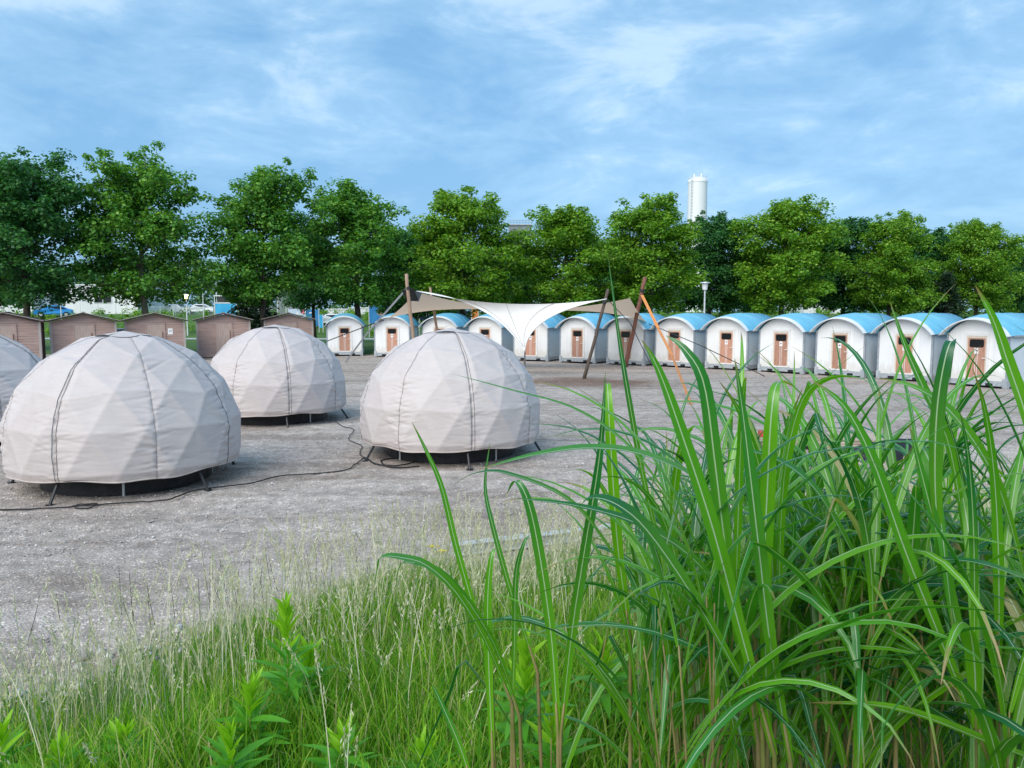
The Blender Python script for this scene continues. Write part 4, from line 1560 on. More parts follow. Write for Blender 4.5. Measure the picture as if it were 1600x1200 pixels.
building('white flat building seen between the trunks at the left edge', -40, 50, 452, 106, M['white_wall'], [(2, 8, 458, 474)])
building('pale blue ribbed building end beside the white building', 51, 78, 459, 108, M['blue_wall'], [])
building('white flat-roofed building with dark windows behind the second hut', 98, 216, 446, 104, M['white_wall'], [(101, 107, 463, 473), (148, 174, 464, 473), (148, 162, 458.5, 461)])
building('white building glimpsed under the trees behind the right cabins', 1256, 1314, 474, 110, M['white_wall'], [(1275, 1282, 480, 488), (1296, 1304, 480, 488)])
building('pale low wall panel behind the first and second cabins', 545, 577, 482, 103, M['white_wall'], [], 0.6)
building('long pale low building behind the rounded tree trunks', 512, 543, 484, 107, M['white_wall'], [], 2)

# grey hoarding with white roof
t = thing('hoarding', 'tall grey sheeted stand with white top left of the first cabin', 'stand', (at(454, 490, 95).x, 95, 2.0))
x0, x1 = span(434, 474, 95)
hw = (x1 - x0) / 2
zt = at(454, 456, 95).z - 2.0
for x in (-hw, -hw / 3, hw / 3, hw):
    MB().tube([(x, 0, -0.1), (x, 0, zt)], 0.05, 8).build('post', M['white_steel'], t)
MB().box(-hw + 0.06, hw - 0.06, -0.03, 0.03, 0.3, zt - 0.25).build('sheet', M['grey_panel'], t)
r_ = MB()
r_.add([(-hw - .1, -0.9, zt - .05), (hw + .2, -0.9, zt + .25), (hw + .2, 1.2, zt + .35), (-hw - .1, 1.2, zt + .05), (-hw - .1, -0.9, zt + .22), (hw + .2, -0.9, zt + .62), (hw + .2, 1.2, zt + .62), (-hw - .1, 1.2, zt + .32)],
       [(0, 3, 2, 1), (4, 5, 6, 7), (0, 1, 5, 4), (1, 2, 6, 5), (2, 3, 7, 6), (3, 0, 4, 7)])
r_.build('roof', M['white_steel'], t)

# blue clad frame tower
t = thing('frame_tower', 'bright blue panelled frame with white scaffold top behind the fourth hut', 'tower', (at(353, 490, 92).x, 92, 1.4))
x0, x1 = span(336, 370, 92)
hw = (x1 - x0) / 2
zb_ = at(353, 474, 92).z - 1.4
zt = at(353, 462, 92).z - 1.4
pn = MB().box(-hw + 0.08, hw - 0.08, -0.02, 0.02, 0.3, zb_).build('blue_panel', M['blue_paint'], t)
arc = MB()
arc.tube([(0.62 * math.cos(a), -0.05, 0.55 + 0.62 * math.sin(a)) for a in np.linspace(0.1, math.pi - 0.1, 15)], 0.07, 6)
arc.build('white_arc', M['white_steel'], pn)
for x in (-hw, hw):
    for y in (0, 1.6):
        MB().tube([(x, y, -0.1), (x, y, zt)], 0.06, 8).build('post', M['white_steel'], t)
for z in (zb_ + 0.05, zt):
    MB().box(-hw, hw, -0.05, 0.05, z - 0.06, z + 0.06).build('rail', M['white_steel'], t)
MB().box(-hw + 0.3, -0.15, 0.1, 0.5, zb_ + 0.15, zt - 0.1).build('speaker_box', M['black_metal'], t)
MB().box(0.15, hw - 0.3, 0.1, 0.5, zb_ + 0.15, zt - 0.2).build('speaker_box', M['black_metal'], t)
for px, ty in ((338, 441), (348, 452)):
    x = at(px, 480, 92).x - t.location.x
    MB().tube([(x, 0.2, zb_), (x, 0.2, at(px, ty, 92).z - 1.4)], 0.045, 8).build('mast', M['white_steel'], t)


def post(label, px, ytop, d, r=0.05, zb=None, cat='post', mat='white_steel'):
    p = place(px, 490, d)
    t = thing('marker_post', label, cat, p, 0, 'thin pale posts beyond the yard')
    h = at(px, ytop, d).z - p.z
    MB().tube([(0, 0, -0.1), (0, 0, h * 0.5), (0, 0, h)], [r, r * 0.9, r * 0.7], 8).build('shaft', M[mat], t)
    MB().tube([(0, 0, h - 0.02), (0, 0, h + 0.05)], [r * 0.95, r * 0.5], 8).build('cap', M[mat], t)
    return t


post('white flagpole left of the white building with dark windows', 95.5, 449, 88, 0.06)
post('pale pole between the lit lamp and the blue frame tower', 318, 456, 90, 0.055)
post('short thin pale pole left of the lit lamp', 271, 472, 95, 0.03)
post('pale pole right of the grey hoarding, the nearer of a pair', 475, 466, 96, 0.05)
post('pale pole right of the grey hoarding, the outer of a pair', 480, 463, 98, 0.05)
post('pale pole above the first cabin between two trunks', 534, 458, 92, 0.05)
post('short white post right of the third cabin from the right', 1379, 481, 98, 0.06)
post('white post with sign above the second cabin from the right', 1410, 475, 96, 0.06)
post('thin white post above the right part of the second cabin from the right', 1427, 484, 99, 0.05)
post('thin white post left of the rightmost cabin roof', 1487, 490, 92, 0.05)
post('short post at left of the bright trunk gap', 1370, 486, 99, 0.05)

# lamps


def street_lamp(label, px, ytop, d, lit):
    p = place(px, 490, d)
    t = thing('street_lamp', label, 'lamp', p, 0, None)
    h = at(px, ytop, d).z - p.z
    MB().tube([(0, 0, -0.1), (0, 0, 0.8), (0, 0, h - 0.55)], [0.085, 0.065, 0.05], 10).build('post', M['white_steel' if lit else 'zinc'], t)
    MB().tube([(0, 0, h - 0.55), (0, 0, h - 0.5), (0, 0, h - 0.12), (0, 0, h - 0.1)], [0.06, 0.15, 0.19, 0.12], 12).build('lantern', M['lamp_lit' if lit else 'white_steel'], t)
    MB().tube([(0, 0, h - 0.1), (0, 0, h - 0.06), (0, 0, h)], [0.32, 0.30, 0.05], 14).build('lamp_cap', M['zinc'], t)
    return t


street_lamp('lit lamp with warm yellow glow left of the blue frame tower', 292, 459, 84, True)
street_lamp('unlit grey lamp post with white lantern above the cabins', 1100.5, 440, 48, False)


# cars
def car(label, px, py, d, mat, rz, group='cars parked beyond the yard', z=None):
    p = place(px, py, d)
    if z is not None:
        p.z = z
    t = thing('parked_car', label, 'car', p, rz, group)
    prof = [(-2.05, 0.35), (-2.1, 0.62), (-1.95, 0.86), (-1.15, 0.95), (-0.55, 1.38), (0.75, 1.42), (1.55, 1.02), (2.02, 0.92), (2.1, 0.6), (2.05, 0.35)]
    b = MB()
    secs = []
    for y, k in ((-0.84, 0.90), (-0.72, 1.0), (0.72, 1.0), (0.84, 0.90)):
        secs.append([(x * (0.985 if k < 1 else 1), y if z_ < 1.0 else y * 0.84, 0.35 + (z_ - 0.35) * (k if z_ > 0.9 else 1)) for x, z_ in prof])
    n = len(prof)
    vs = [p_ for s_ in secs for p_ in s_]
    fs = [tuple(range(n - 1, -1, -1)), tuple(range(3 * n, 4 * n))]
    for k in range(3):
        for i in range(n):
            j = (i + 1) % n
            fs.append((k * n + i, k * n + j, (k + 1) * n + j, (k + 1) * n + i))
    b.add(vs, fs)
    b.build('body', mat, t)
    for y in (-1, 1):
        w = MB()
        w.add([(-1.0, y * 0.755, 0.97), (1.35, y * 0.755, 1.0), (0.72, y * 0.715, 1.30), (-0.5, y * 0.715, 1.28), (-1.0, y * 0.735, 0.97), (1.35, y * 0.735, 1.0), (0.72, y * 0.695, 1.30), (-0.5, y * 0.695, 1.28)],
              [(0, 1, 2, 3), (4, 7, 6, 5), (0, 4, 5, 1), (1, 5, 6, 2), (2, 6, 7, 3), (3, 7, 4, 0)])
        w.build('side_window', M['glass'], t)
    w = MB()
    w.add([(-1.12, -0.58, 0.99), (-1.12, 0.58, 0.99), (-0.6, 0.52, 1.375), (-0.6, -0.52, 1.375), (-1.07, -0.58, 0.98), (-1.07, 0.58, 0.98), (-0.55, 0.52, 1.36), (-0.55, -0.52, 1.36)], [(0, 1, 2, 3), (4, 7, 6, 5), (0, 4, 5, 1), (2, 6, 7, 3), (1, 5, 6, 2), (3, 7, 4, 0)])
    w.build('windscreen', M['glass'], t)
    for x in (-1.3, 1.3):
        for y in (-0.78, 0.78):
            wh = MB().tube([(x, y - 0.1, 0.32), (x, y + 0.1, 0.32)], 0.32, 16).build('wheel', M['tyre'], t)
            MB().tube([(x, y - 0.11, 0.32), (x, y + 0.11, 0.32)], 0.18, 12).build('rim', M['zinc'], wh)
    for y in (-0.58, 0.58):
        MB().bbox(-2.12, -2.0, y - 0.16, y + 0.16, 0.66, 0.80, 0.02).build('headlight', M['white_steel'], t)
    return t


car('bright blue car parked below the pale blue building end', 84, 490, 93, M['car_blue'], 0.5)
car('white car parked behind the gap left of the first cabin', 516, 497, 90, M['car_white'], 0.35, z=1.15)
car('black car glimpsed between the second and third huts', 184, 510, 58, M['car_dark'], 1.2, z=0.06)
car('pale grey car parked by the fence right of the blue frame tower', 402, 490, 108, M['car_white'], 0.1)
car('white car parked by the fence left of the blue frame tower', 312, 489, 112, M['car_white'], 0.2)
car('white car parked by the fence left of the lit lamp', 277, 489, 113, M['car_white'], 2.9)

# long bar fence behind the trees
x0, x1 = span(228, 434, 98)
t = thing('bar_fence', 'pale steel bar fence beyond the third to fifth huts', 'fence', (x0, 98, 2.25))
ln = x1 - x0
npan = 9
for k in range(npan + 1):
    x = ln * k / npan
    MB().box(x - 0.04, x + 0.04, -0.04, 0.04, -0.2, 1.35).build('post', M['fence'], t)
for k in range(npan):
    xa, xb = ln * k / npan + 0.05, ln * (k + 1) / npan - 0.05
    m_ = MB()
    for z in (0.12, 1.2):
        m_.box(xa, xb, -0.02, 0.02, z, z + 0.04)
    for q in range(12):
        x = xa + (xb - xa) * (q + 0.5) / 12
        m_.box(x - 0.015, x + 0.015, -0.012, 0.012, 0.16, 1.2)
    m_.build('fence_panel', M['fence'], t)


def banner(name, label, cat, px0, px1, y0, y1, d, mat, extra=None, group=None):
    x0, x1 = span(px0, px1, d)
    zt, zb_ = at(px0, y0, d).z, at(px0, y1, d).z
    xc = (x0 + x1) / 2
    g0 = float(terrain_z(xc, d))
    t = thing(name, label, cat, (xc, d, g0), 0, group)
    hw = (x1 - x0) / 2
    MB().box(-hw, hw, -0.015, 0.015, max(0.1, zb_ - g0), zt - g0).build('panel', mat, t)
    for x in (-hw - 0.03, hw + 0.03):
        MB().tube([(x, 0, -0.1), (x, 0, zt - g0 + 0.1)], 0.035, 8).build('post', M['white_steel'], t)
    for (mt, pts) in (extra or []):
        pl = [(at(px, py, d).x - xc, at(px, py, d).z - g0) for px, py in pts]
        MB().prism_xz(pl, -0.03, -0.018).build('print_patch', M[mt], t)
    return t


def disc(cx_, cy_, rx, ry=None, n=14):
    ry = ry or rx
    return [(cx_ + rx * math.cos(2 * math.pi * k / n), cy_ + ry * math.sin(2 * math.pi * k / n)) for k in range(n)]


banner('fence_banner', 'blue printed fence banner with white lettering left of the first cabin', 'banner', 478, 498, 484, 510, 88, M['blue_dark'], [('white_steel', [(483, 488), (492, 487), (492, 489), (483, 490)])], 'printed banners beyond the yard')
banner('fence_banner', 'lavender and pink printed banner behind the last brown hut', 'banner', 451, 477, 483, 500, 90, M['blue_wall'], [('pink', disc(473, 487, 3.2, 3.4)), ('white_steel', disc(465, 491, 2.2, 4.2))], 'printed banners beyond the yard')
banner('fence_banner', 'narrow bright blue banner edge beside the first cabin', 'banner', 498.5, 504, 492, 512, 86, M['blue_paint'], None, 'printed banners beyond the yard')
banner('billboard', 'blue billboard with pale round motif above the second cabin', 'billboard', 577, 617, 478, 505, 82, M['blue_dark'], [('canvas_tan', disc(594, 488, 5.5, 5)), ('blue_paint', disc(606, 486, 4, 5))])
banner('fence_banner', 'dark navy banner with white swirls behind the third cabin', 'banner', 656, 700, 484, 500, 78, M['navy'], [('white_steel', [(665, 490), (669, 488), (671, 490), (669, 494), (665, 495), (668, 491)]), ('white_steel', [(659, 486), (660, 486), (657.5, 493), (657, 493)])], 'printed banners beyond the yard')
banner('fence_banner', 'dark navy banner end left of the orange banner', 'banner', 700.5, 736, 486, 507, 78.5, M['navy'], [('white_steel', [(711, 491), (716, 490), (715, 493)])], 'printed banners beyond the yard')
banner('fence_banner', 'upright orange banner above the fourth cabin', 'banner', 737.5, 747, 481, 500, 77, M['orange'], None, 'printed banners beyond the yard')
banner('stall_board', 'black and red stall board behind the left canopy pole', 'board', 641, 653, 487, 516, 70, M['tarp'], [('red', [(643, 500), (651, 500), (651, 508), (646, 511)])])
# pink parasol
p = place(627, 490, 76)
t = thing('parasol', 'pink parasol beside the left canopy pole', 'parasol', p)
zt = at(627, 475, 76).z - p.z
MB().tube([(0, 0, -0.1), (0, 0, zt)], 0.03, 8).build('pole', M['white_steel'], t)
for k in range(8):
    a0, a1 = 2 * math.pi * k / 8, 2 * math.pi * (k + 1) / 8
    m_ = MB()
    rw = 0.72
    P = np.zeros((5, 5, 3))
    for j in range(5):
        for i in range(5):
            a = a0 + (a1 - a0) * i / 4
            q = j / 4
            sg = 1 - 0.06 * math.sin(math.pi * i / 4) * q
            P[j, i] = (math.cos(a) * rw * math.sin(q * 1.4) * sg, math.sin(a) * rw * math.sin(q * 1.4) * sg, zt - 0.95 * (1 - math.cos(q * 1.4)))
    m_.grid(P).build('canopy_panel', M['pink'], t, True)

# white tower and rooftop platform on the skyline
c = at(1086, 480, 300)
t = thing('storage_tower', 'white cylindrical tower rising above the trees', 'tower', (c.x, 300, 2.0))
h = at(1086, 281, 300).z - 2.0
rad = 15.2 / 1200 * 300 * 0.985
n = 40
prof = [(rad * 1.06, 0), (rad * 1.02, h * 0.5), (rad * 0.965, h - 1.2), (rad * 0.97, h - 0.4), (rad * 0.9, h), (rad * 0.5, h + 0.9), (0.01, h + 1.25)]
P = np.array([[(q[0] * math.cos(2 * math.pi * k / n), q[0] * math.sin(2 * math.pi * k / n), q[1]) for k in range(n + 1)] for q in prof])
MB().grid(P).build('shell', M['silo'], t, True)
m_ = MB()
for z in (h - 1.0,):
    m_.tube([(rad * 1.03 * math.cos(2 * math.pi * k / 40), rad * 1.03 * math.sin(2 * math.pi * k / 40), z) for k in range(41)], 0.05, 5, False)
m_.build('band', M['silo'], t)
m_ = MB()
for x in (-0.3, 0.3):
    m_.tube([(-rad * 0.72 + x, -rad * 0.72 - 0.05, 2), (-rad * 0.72 + x, -rad * 0.72 - 0.05, h + 0.2)], 0.07, 5)
for z in np.arange(3, h, 1.2):
    m_.tube([(-rad * 0.72 - 0.3, -rad * 0.72 - 0.05, z), (-rad * 0.72 + 0.3, -rad * 0.72 - 0.05, z)], 0.05, 4)
m_.build('ladder', M['cabin_steel'], t)
m_ = MB()
for z in (h + 0.6, h + 1.1):
    m_.tube([(rad * 0.92 * math.cos(2 * math.pi * k / 40), rad * 0.92 * math.sin(2 * math.pi * k / 40), z) for k in range(41)], 0.06, 5, False)
for k in range(20):
    a = 2 * math.pi * k / 20
    m_.tube([(rad * 0.92 * math.cos(a), rad * 0.92 * math.sin(a), h - 0.2), (rad * 0.92 * math.cos(a), rad * 0.92 * math.sin(a), h + 1.1)], 0.05, 5)
m_.build('railing', M['silo'], t)
for x in (-1.5, 1.2):
    MB().tube([(x, -0.5, h + 0.9), (x, -0.5, h + 2.0), (x, -0.5, h + 2.2)], [0.3, 0.3, 0.1], 8).build('vent_pipe', M['silo'], t)

c = at(812, 480, 220)
t = thing('plant_roof', 'grey industrial roof platform with railing peeping over the trees', 'platform', (c.x, 220, 2.0))
h = at(812, 352, 220).z - 2.0
MB().box(-3.2, 3.2, 0, 5, 0, h).build('tower_block', M['grey_panel'], t)
MB().box(-3.5, 3.5, -0.3, 5.3, h + 0.003, h + 0.3).build('deck', M['cabin_steel'], t)
m_ = MB()
for x in np.linspace(-3.4, 3.4, 9):
    m_.tube([(x, -0.2, h + 0.3), (x, -0.2, h + 1.4)], 0.06, 5)
for z in (h + 0.85, h + 1.4):
    m_.tube([(-3.4, -0.2, z), (3.4, -0.2, z)], 0.06, 5)
m_.build('railing', M['cabin_post'], t)

# ------------------------------------------------------------------ bank: meadow grass, seed grass, herbs


def in_view(x, y):
    return np.abs(x) < 0.70 * y + 0.35


def grass_mass(name, n, hmin, hmax, width, seed, mat, y0, over, dens):
    r = np.random.default_rng(seed)
    x = r.uniform(-5.2, 6.5, n)
    y = r.uniform(y0, 11.0, n)
    d = border_y(x) - y
    keep = in_view(x, y) & (d > -over) & (r.random(n) < dens(x, y, d))
    x, y, d = x[keep], y[keep], d[keep]
    n = len(x)
    z = terrain_z(x, y)
    tall = 0.65 + 0.7 * vnoise(x * 1.1, y * 1.1, 15)
    h = r.uniform(hmin, hmax, n) * tall * np.clip(0.55 + d * 0.4, 0.45, 1.0)
    az = r.uniform(0, 2 * math.pi, n)
    bend = r.uniform(0.1, 0.75, n) * h
    w = width * r.uniform(0.6, 1.3, n)
    ca, sa = np.cos(az), np.sin(az)
    face = r.uniform(0, 2 * math.pi, n)
    sx, sy = np.cos(face), np.sin(face)
    V = np.zeros((n, 7, 3))
    for k, (q, wq) in enumerate(((0, 0.8), (0.4, 1.0), (0.75, 0.65))):
        bx, by, bz = x + ca * bend * q ** 1.9, y + sa * bend * q ** 1.9, z + h * (q - 0.14 * q * q * (bend / h)) - (0.02 if k == 0 else 0)
        V[:, 2 * k] = np.stack([bx - sx * w * wq / 2, by - sy * w * wq / 2, bz], -1)
        V[:, 2 * k + 1] = np.stack([bx + sx * w * wq / 2, by + sy * w * wq / 2, bz], -1)
    V[:, 6] = np.stack([x + ca * bend, y + sa * bend, z + h * (1 - 0.2 * bend / h)], -1)
    base = (np.arange(n) * 7)[:, None]
    Q = np.concatenate([base + np.array([[0, 1, 3, 2]]), base + np.array([[2, 3, 5, 4]])], 1).reshape(-1, 4)
    T = base + np.array([[4, 5, 6]])
    return link(name, fast_mesh(name, V.reshape(-1, 3), Q, T, mat=mat))


def dens_green(x, y, d):
    patch = vnoise(x * 0.9, y * 0.9, 21)
    edge = np.clip((d - 0.0) / 1.2, 0, 1)
    leftbare = np.clip((x + 2.6) / 1.3, 0.0, 1.0)
    nearness = np.clip((4.35 - y) / 0.7, 0, 1)
    cover = np.maximum(np.maximum(leftbare, nearness), 0.10)
    under = 1 - 0.6 * np.clip((x - 0.25) / 0.4, 0, 1) * np.clip((3.6 - y) / 0.5, 0, 1)
    return np.clip(edge * (0.65 + patch) * cover * under, 0.0, 1)


o = grass_mass('meadow_grass', 230000, 0.10, 0.34, 0.0065, 61, M['grass'], 1.9, 0.0, dens_green)
tag(o, 'green meadow grass covering the bank in the foreground', 'grass', kind='stuff')


def seed_grass(name, n, seed, dens, hmin, hmax):
    r = np.random.default_rng(seed)
    x = r.uniform(-5.0, 5.5, n)
    y = r.uniform(2.7, 9.5, n)
    d = border_y(x) - y
    keep = in_view(x, y) & (d > -0.25) & (r.random(n) < dens(x, y, d))
    x, y = x[keep], y[keep]
    n = len(x)
    z = terrain_z(x, y)
    VV, TT = [], []
    off = 0
    for i in range(n):
        h = r.uniform(hmin, hmax)
        az = r.uniform(0, 6.283)
        b = r.uniform(0.05, 0.35) * h
        fx, fy = math.cos(az), math.sin(az)
        wa = r.uniform(0, 6.283)
        wx, wy = math.cos(wa), math.sin(wa)
        pts = [(x[i] + fx * b * q * q, y[i] + fy * b * q * q, z[i] + h * (q - 0.1 * q * q)) for q in (0, 0.35, 0.65, 0.85, 1.0)]
        vs, ts = [], []
        for k, p in enumerate(pts):
            w = 0.0019 * (1 - 0.5 * k / 4) + 0.0005
            vs.append((p[0] - wx * w, p[1] - wy * w, p[2]))
            vs.append((p[0] + wx * w, p[1] + wy * w, p[2]))
        for k in range(4):
            a = 2 * k
            ts += [(a, a + 1, a + 3), (a, a + 3, a + 2)]
        # seed head: narrow plume of small husks
        hl = r.uniform(0.08, 0.20)
        m_ = int(r.uniform(16, 30))
        top = np.array(pts[4])
        dn = np.array(pts[4]) - np.array(pts[2])
        dn = dn / np.linalg.norm(dn)
        spread = r.uniform(0.004, 0.014)
        for q in range(m_):
            s = q / m_
            c = top - dn * hl * (1 - s * 1.15) + r.normal(0, spread * (1.1 - s), 3)
            u = dn * 0.010 + r.normal(0, 0.0035, 3)
            v = r.normal(0, 1, 3)
            v = np.cross(u, v)
            v = v / (np.linalg.norm(v) + 1e-9) * 0.0034
            o_ = len(vs)
            vs += [tuple(c - u), tuple(c + v), tuple(c + u), tuple(c - v)]
            ts += [(o_, o_ + 1, o_ + 2), (o_, o_ + 2, o_ + 3)]
        VV.append(np.array(vs))
        TT.append(np.array(ts) + off)
        off += len(vs)
    return link(name, fast_mesh(name, np.concatenate(VV), tris=np.concatenate(TT), mat=M['straw']))


def dens_straw(x, y, d):
    band = np.exp(-((d - 1.15) / 1.45) ** 2)
    p = vnoise(x * 1.3 + 4, y * 1.3, 31)
    return np.clip((band * (0.2 + 1.1 * p) + 0.05) * np.clip((x + 4.4) / 2.6, 0.22, 1.0), 0, 1)


o = seed_grass('seed_grass', 13000, 62, dens_straw, 0.36, 0.92)
tag(o, 'pale dry seed-headed grass along the edge of the gravel', 'grass', kind='stuff')
o = grass_mass('dry_grass', 42000, 0.14, 0.46, 0.005, 63, M['straw'], 2.6, 0.10, lambda x, y, d: np.clip(np.exp(-((d - 0.8) / 1.15) ** 2) * (0.25 + vnoise(x * 1.7, y * 1.7, 33)) * np.clip((x + 4.2) / 2.6, 0.18, 1.0), 0, 1))
tag(o, 'bleached dry grass blades between the green grass and the gravel', 'grass', kind='stuff')

# dead dark stalks at the gravel edge
r = random.Random(9)
m_ = MB()
for k in range(46):
    px = r.uniform(320, 640) if k < 36 else r.uniform(40, 320)
    p = gnd(px, r.uniform(915, 975) if k < 36 else r.uniform(960, 1010), 0.03)
    h = r.uniform(0.18, 0.5)
    a, b = r.uniform(-.05, .05), r.uniform(-.05, .05)
    m_.tube([p, p + Vector((a, b, h * 0.6)), p + Vector((a * 1.5, b * 1.5, h))], [0.003, 0.0025, 0.0015], 5, False)
tag(m_.build('dead_stalks', M['dead_stalk']), 'thin dark dead stalks sticking up at the gravel edge', 'stalks', kind='stuff')


# lance-leaved herbs
def lance_leaf(length, width, droop, fold, mat, name='leaf'):
    n = 7
    V = []
    for i in range(n):
        t = i / (n - 1)
        w = width * (math.sin(math.pi * min(1, t ** 0.75 * 1.0)) ** 0.9) * 0.5 + (0.0015 if 0 < i < n - 1 else 0.0004)
        zc = -droop * length * t * t
        V += [(-w, t * length, zc + fold * w), (0, t * length, zc), (w, t * length, zc + fold * w)]
    Q = []
    for i in range(n - 1):
        a = i * 3
        Q += [(a, a + 1, a + 4, a + 3), (a + 1, a + 2, a + 5, a + 4)]
    return fast_mesh(name, np.array(V), np.array(Q), mat=mat, smooth=True)


LEAVES_OLD = [lance_leaf(0.120, 0.021, 0.30, 0.35, M['herb']), lance_leaf(0.110, 0.023, 0.55, 0.3, M['herb']), lance_leaf(0.100, 0.019, 0.10, 0.5, M['herb'])]
LEAVES_NEW = [lance_leaf(0.098, 0.019, 0.05, 0.45, M['herb_young']), lance_leaf(0.075, 0.015, -0.12, 0.6, M['herb_young'])]


def herb(label, px, ytop, d, seed, nl=38, lean=0.05, sc=1.0):
    r = random.Random(seed)
    top = at(px, ytop, d)
    bx, by = top.x + r.uniform(-lean, lean), top.y + r.uniform(-lean, lean)
    z0 = float(terrain_z(bx, by))
    b = Vector((bx, by, z0))
    t = thing('leafy_herb', label, 'herb', b, 0, 'leafy green herbs on the bank')
    H = top - b
    crv = Vector((r.uniform(-.03, .03), r.uniform(-.03, .03), 0))
    P_ = lambda q: H * q + crv * (4 * q * (1 - q))
    MB().tube([P_(k / 7) - Vector((0, 0, 0.03 if k == 0 else 0)) for k in range(8)], [0.0055 - 0.0005 * k for k in range(8)], 6).build('stem', M['herb_stem'], t, True)
    for k in range(nl):
        q = 0.16 + 0.84 * (k + 0.5) / nl
        p = P_(q)
        a = k * 2.39996 + r.uniform(-.3, .3)
        new = q > 0.66
        me = r.choice(LEAVES_NEW if new else LEAVES_OLD)
        up = R(r.uniform(38, 62) + (q - 0.66) * 45) if new else R(r.uniform(15, 55) + (q - 0.4) * 28)
        o_ = link('leaf', me, t)
        s_ = sc * r.uniform(0.8, 1.15) * (0.75 + 0.5 * math.sin(math.pi * min(1, q * 0.95)))
        o_.location = p
        o_.rotation_euler = (up, r.uniform(-.3, .3), a)
        o_.scale = (s_, s_, s_)
    return t


HERBS = [(447, 945, 3.7, 1, 44, 'tall leafy herb left of centre, tallest of the left group'),
         (392, 1075, 3.35, 2, 34, 'leafy herb just left of the tallest left one'),
         (484, 1018, 3.9, 3, 36, 'leafy herb just right of the tallest left one'),
         (824, 1008, 3.0, 4, 44, 'bright leafy herb in front of the reeds, left one of a pair'),
         (858, 1118, 2.7, 5, 26, 'short leafy herb at the foot of the reeds, at the bottom edge'),
         (942, 1012, 3.4, 6, 34, 'leafy herb half hidden by reed stems, right of the bright one'),
         (4, 1140, 3.4, 7, 26, 'leafy herb in the bottom left corner'),
         (196, 1150, 3.3, 8, 26, 'leafy herb at the bottom edge, left of the tall one'),
         (540, 1150, 3.1, 9, 24, 'low leafy herb at the bottom edge right of the left group'),
         (360, 1145, 3.05, 10, 22, 'low leafy herb at the bottom edge under the left group'),
         (90, 1172, 3.2, 11, 18, 'low leafy herb near the bottom left corner'),
         (660, 1172, 3.0, 12, 18, 'low leafy herb at the bottom edge left of the bent reed blade'),
         (1395, 1100, 2.9, 13, 26, 'leafy herb deep among the right hand reeds'),
         (1545, 960, 4.0, 14, 34, 'leafy herb behind the right hand reeds')]
for px, ty, d, sd, nl, lab in HERBS:
    herb(lab, px, ty, d, sd, int(nl * 1.5), 0.05, 1.3)

# yellow flower heads
for px, py, d, lab in ((677, 853, 7.0, 'yellow flat-topped flower at the gravel edge, the taller one'), (689, 861, 6.9, 'small yellow flat-topped flower beside the taller one')):
    p = at(px, py, d)
    z0 = float(terrain_z(p.x, p.y))
    t = thing('wild_flower', lab, 'flower', (p.x, p.y, z0), 0, None)
    h = p.z - z0
    MB().tube([(0, 0, -0.02), (0.01, 0, h * 0.6), (0, 0, h)], 0.004, 6).build('stem', M['herb_stem'], t)
    r_ = random.Random(px)
    for k in range(12):
        a, q = r_.uniform(0, 6.28), r_.uniform(0, 0.055)
        m_ = MB()
        m_.tube([(0, 0, h - 0.03), (q * math.cos(a), q * math.sin(a), h + 0.0)], 0.0015, 4)
        c = (q * math.cos(a), q * math.sin(a), h)
        m_.tube([(c[0], c[1], h - 0.006), (c[0], c[1], h + 0.004), (c[0], c[1], h + 0.009)], [0.006, 0.012, 0.005], 7)
        m_.build('floret', M['yellow'], t)


# ------------------------------------------------------------------ tall reeds (silver grass)
def blade_mesh(pts, W, side0, twist=0.0, fold=0.32, n=16, base_w=0.45, name='blade'):
    """ribbon with a keel along a smooth curve through pts"""
    pts = [Vector(p) for p in pts]
    S = []
    m_ = len(pts) - 1
    for k in range(n):
        g = k / (n - 1) * m_
        i = min(int(g), m_ - 1)
        t = g - i
        p0, p1, p2, p3 = pts[max(i - 1, 0)], pts[i], pts[i + 1], pts[min(i + 2, m_)]
        S.append(0.5 * ((2 * p1) + (p2 - p0) * t + (2 * p0 - 5 * p1 + 4 * p2 - p3) * t * t + (3 * p1 - p0 - 3 * p2 + p3) * t ** 3))
    V, UV = [], []
    for k, p in enumerate(S):
        q = k / (n - 1)
        d = (S[min(k + 1, n - 1)] - S[max(k - 1, 0)]).normalized()
        s = side0 - d * side0.dot(d)
        if s.length < 1e-4:
            s = Vector((1, 0, 0))
        s.normalize()
        nr = s.cross(d)
        a = twist * q
        s2 = s * math.cos(a) + nr * math.sin(a)
        n2 = s2.cross(d)
        prof = (base_w + (1 - base_w) * min(1, q / 0.28)) if q < 0.28 else (1 - ((q - 0.28) / 0.72) ** 1.9)
        w = W * 0.5 * max(prof, 0.02)
        V += [p - s2 * w + n2 * (fold * w), p, p + s2 * w + n2 * (fold * w)]
        UV += [(0, q), (0.5, q), (1, q)]
    Q = []
    for k in range(n - 1):
        a = k * 3
        Q += [(a, a + 1, a + 4, a + 3), (a + 1, a + 2, a + 5, a + 4)]
    return fast_mesh(name, np.array([tuple(v) for v in V]), np.array(Q), mat=M['reed_blade'], smooth=True, uv=np.array(UV))


REED_LABELS = ['tall reed clump in the middle foreground with upright yellow-green blades',
               'reed clump at the left of the reeds with long blades arching left',
               'dense reed clump at the right picture edge',
               'reed clump behind the middle one, blades reaching the cabin row',
               'reed clump between the middle and the right edge',
               'sparse reed clump at the far right rear']
CLUMPS = []
for i, (x, y) in enumerate(((0.66, 2.05), (0.10, 2.55), (1.45, 2.05), (0.86, 3.0), (1.15, 2.6), (2.1, 3.1))):
    z0 = float(terrain_z(x, y))
    CLUMPS.append(thing('reed_clump', REED_LABELS[i], 'reeds', (x, y, z0), 0, 'clumps of tall reeds in the foreground'))


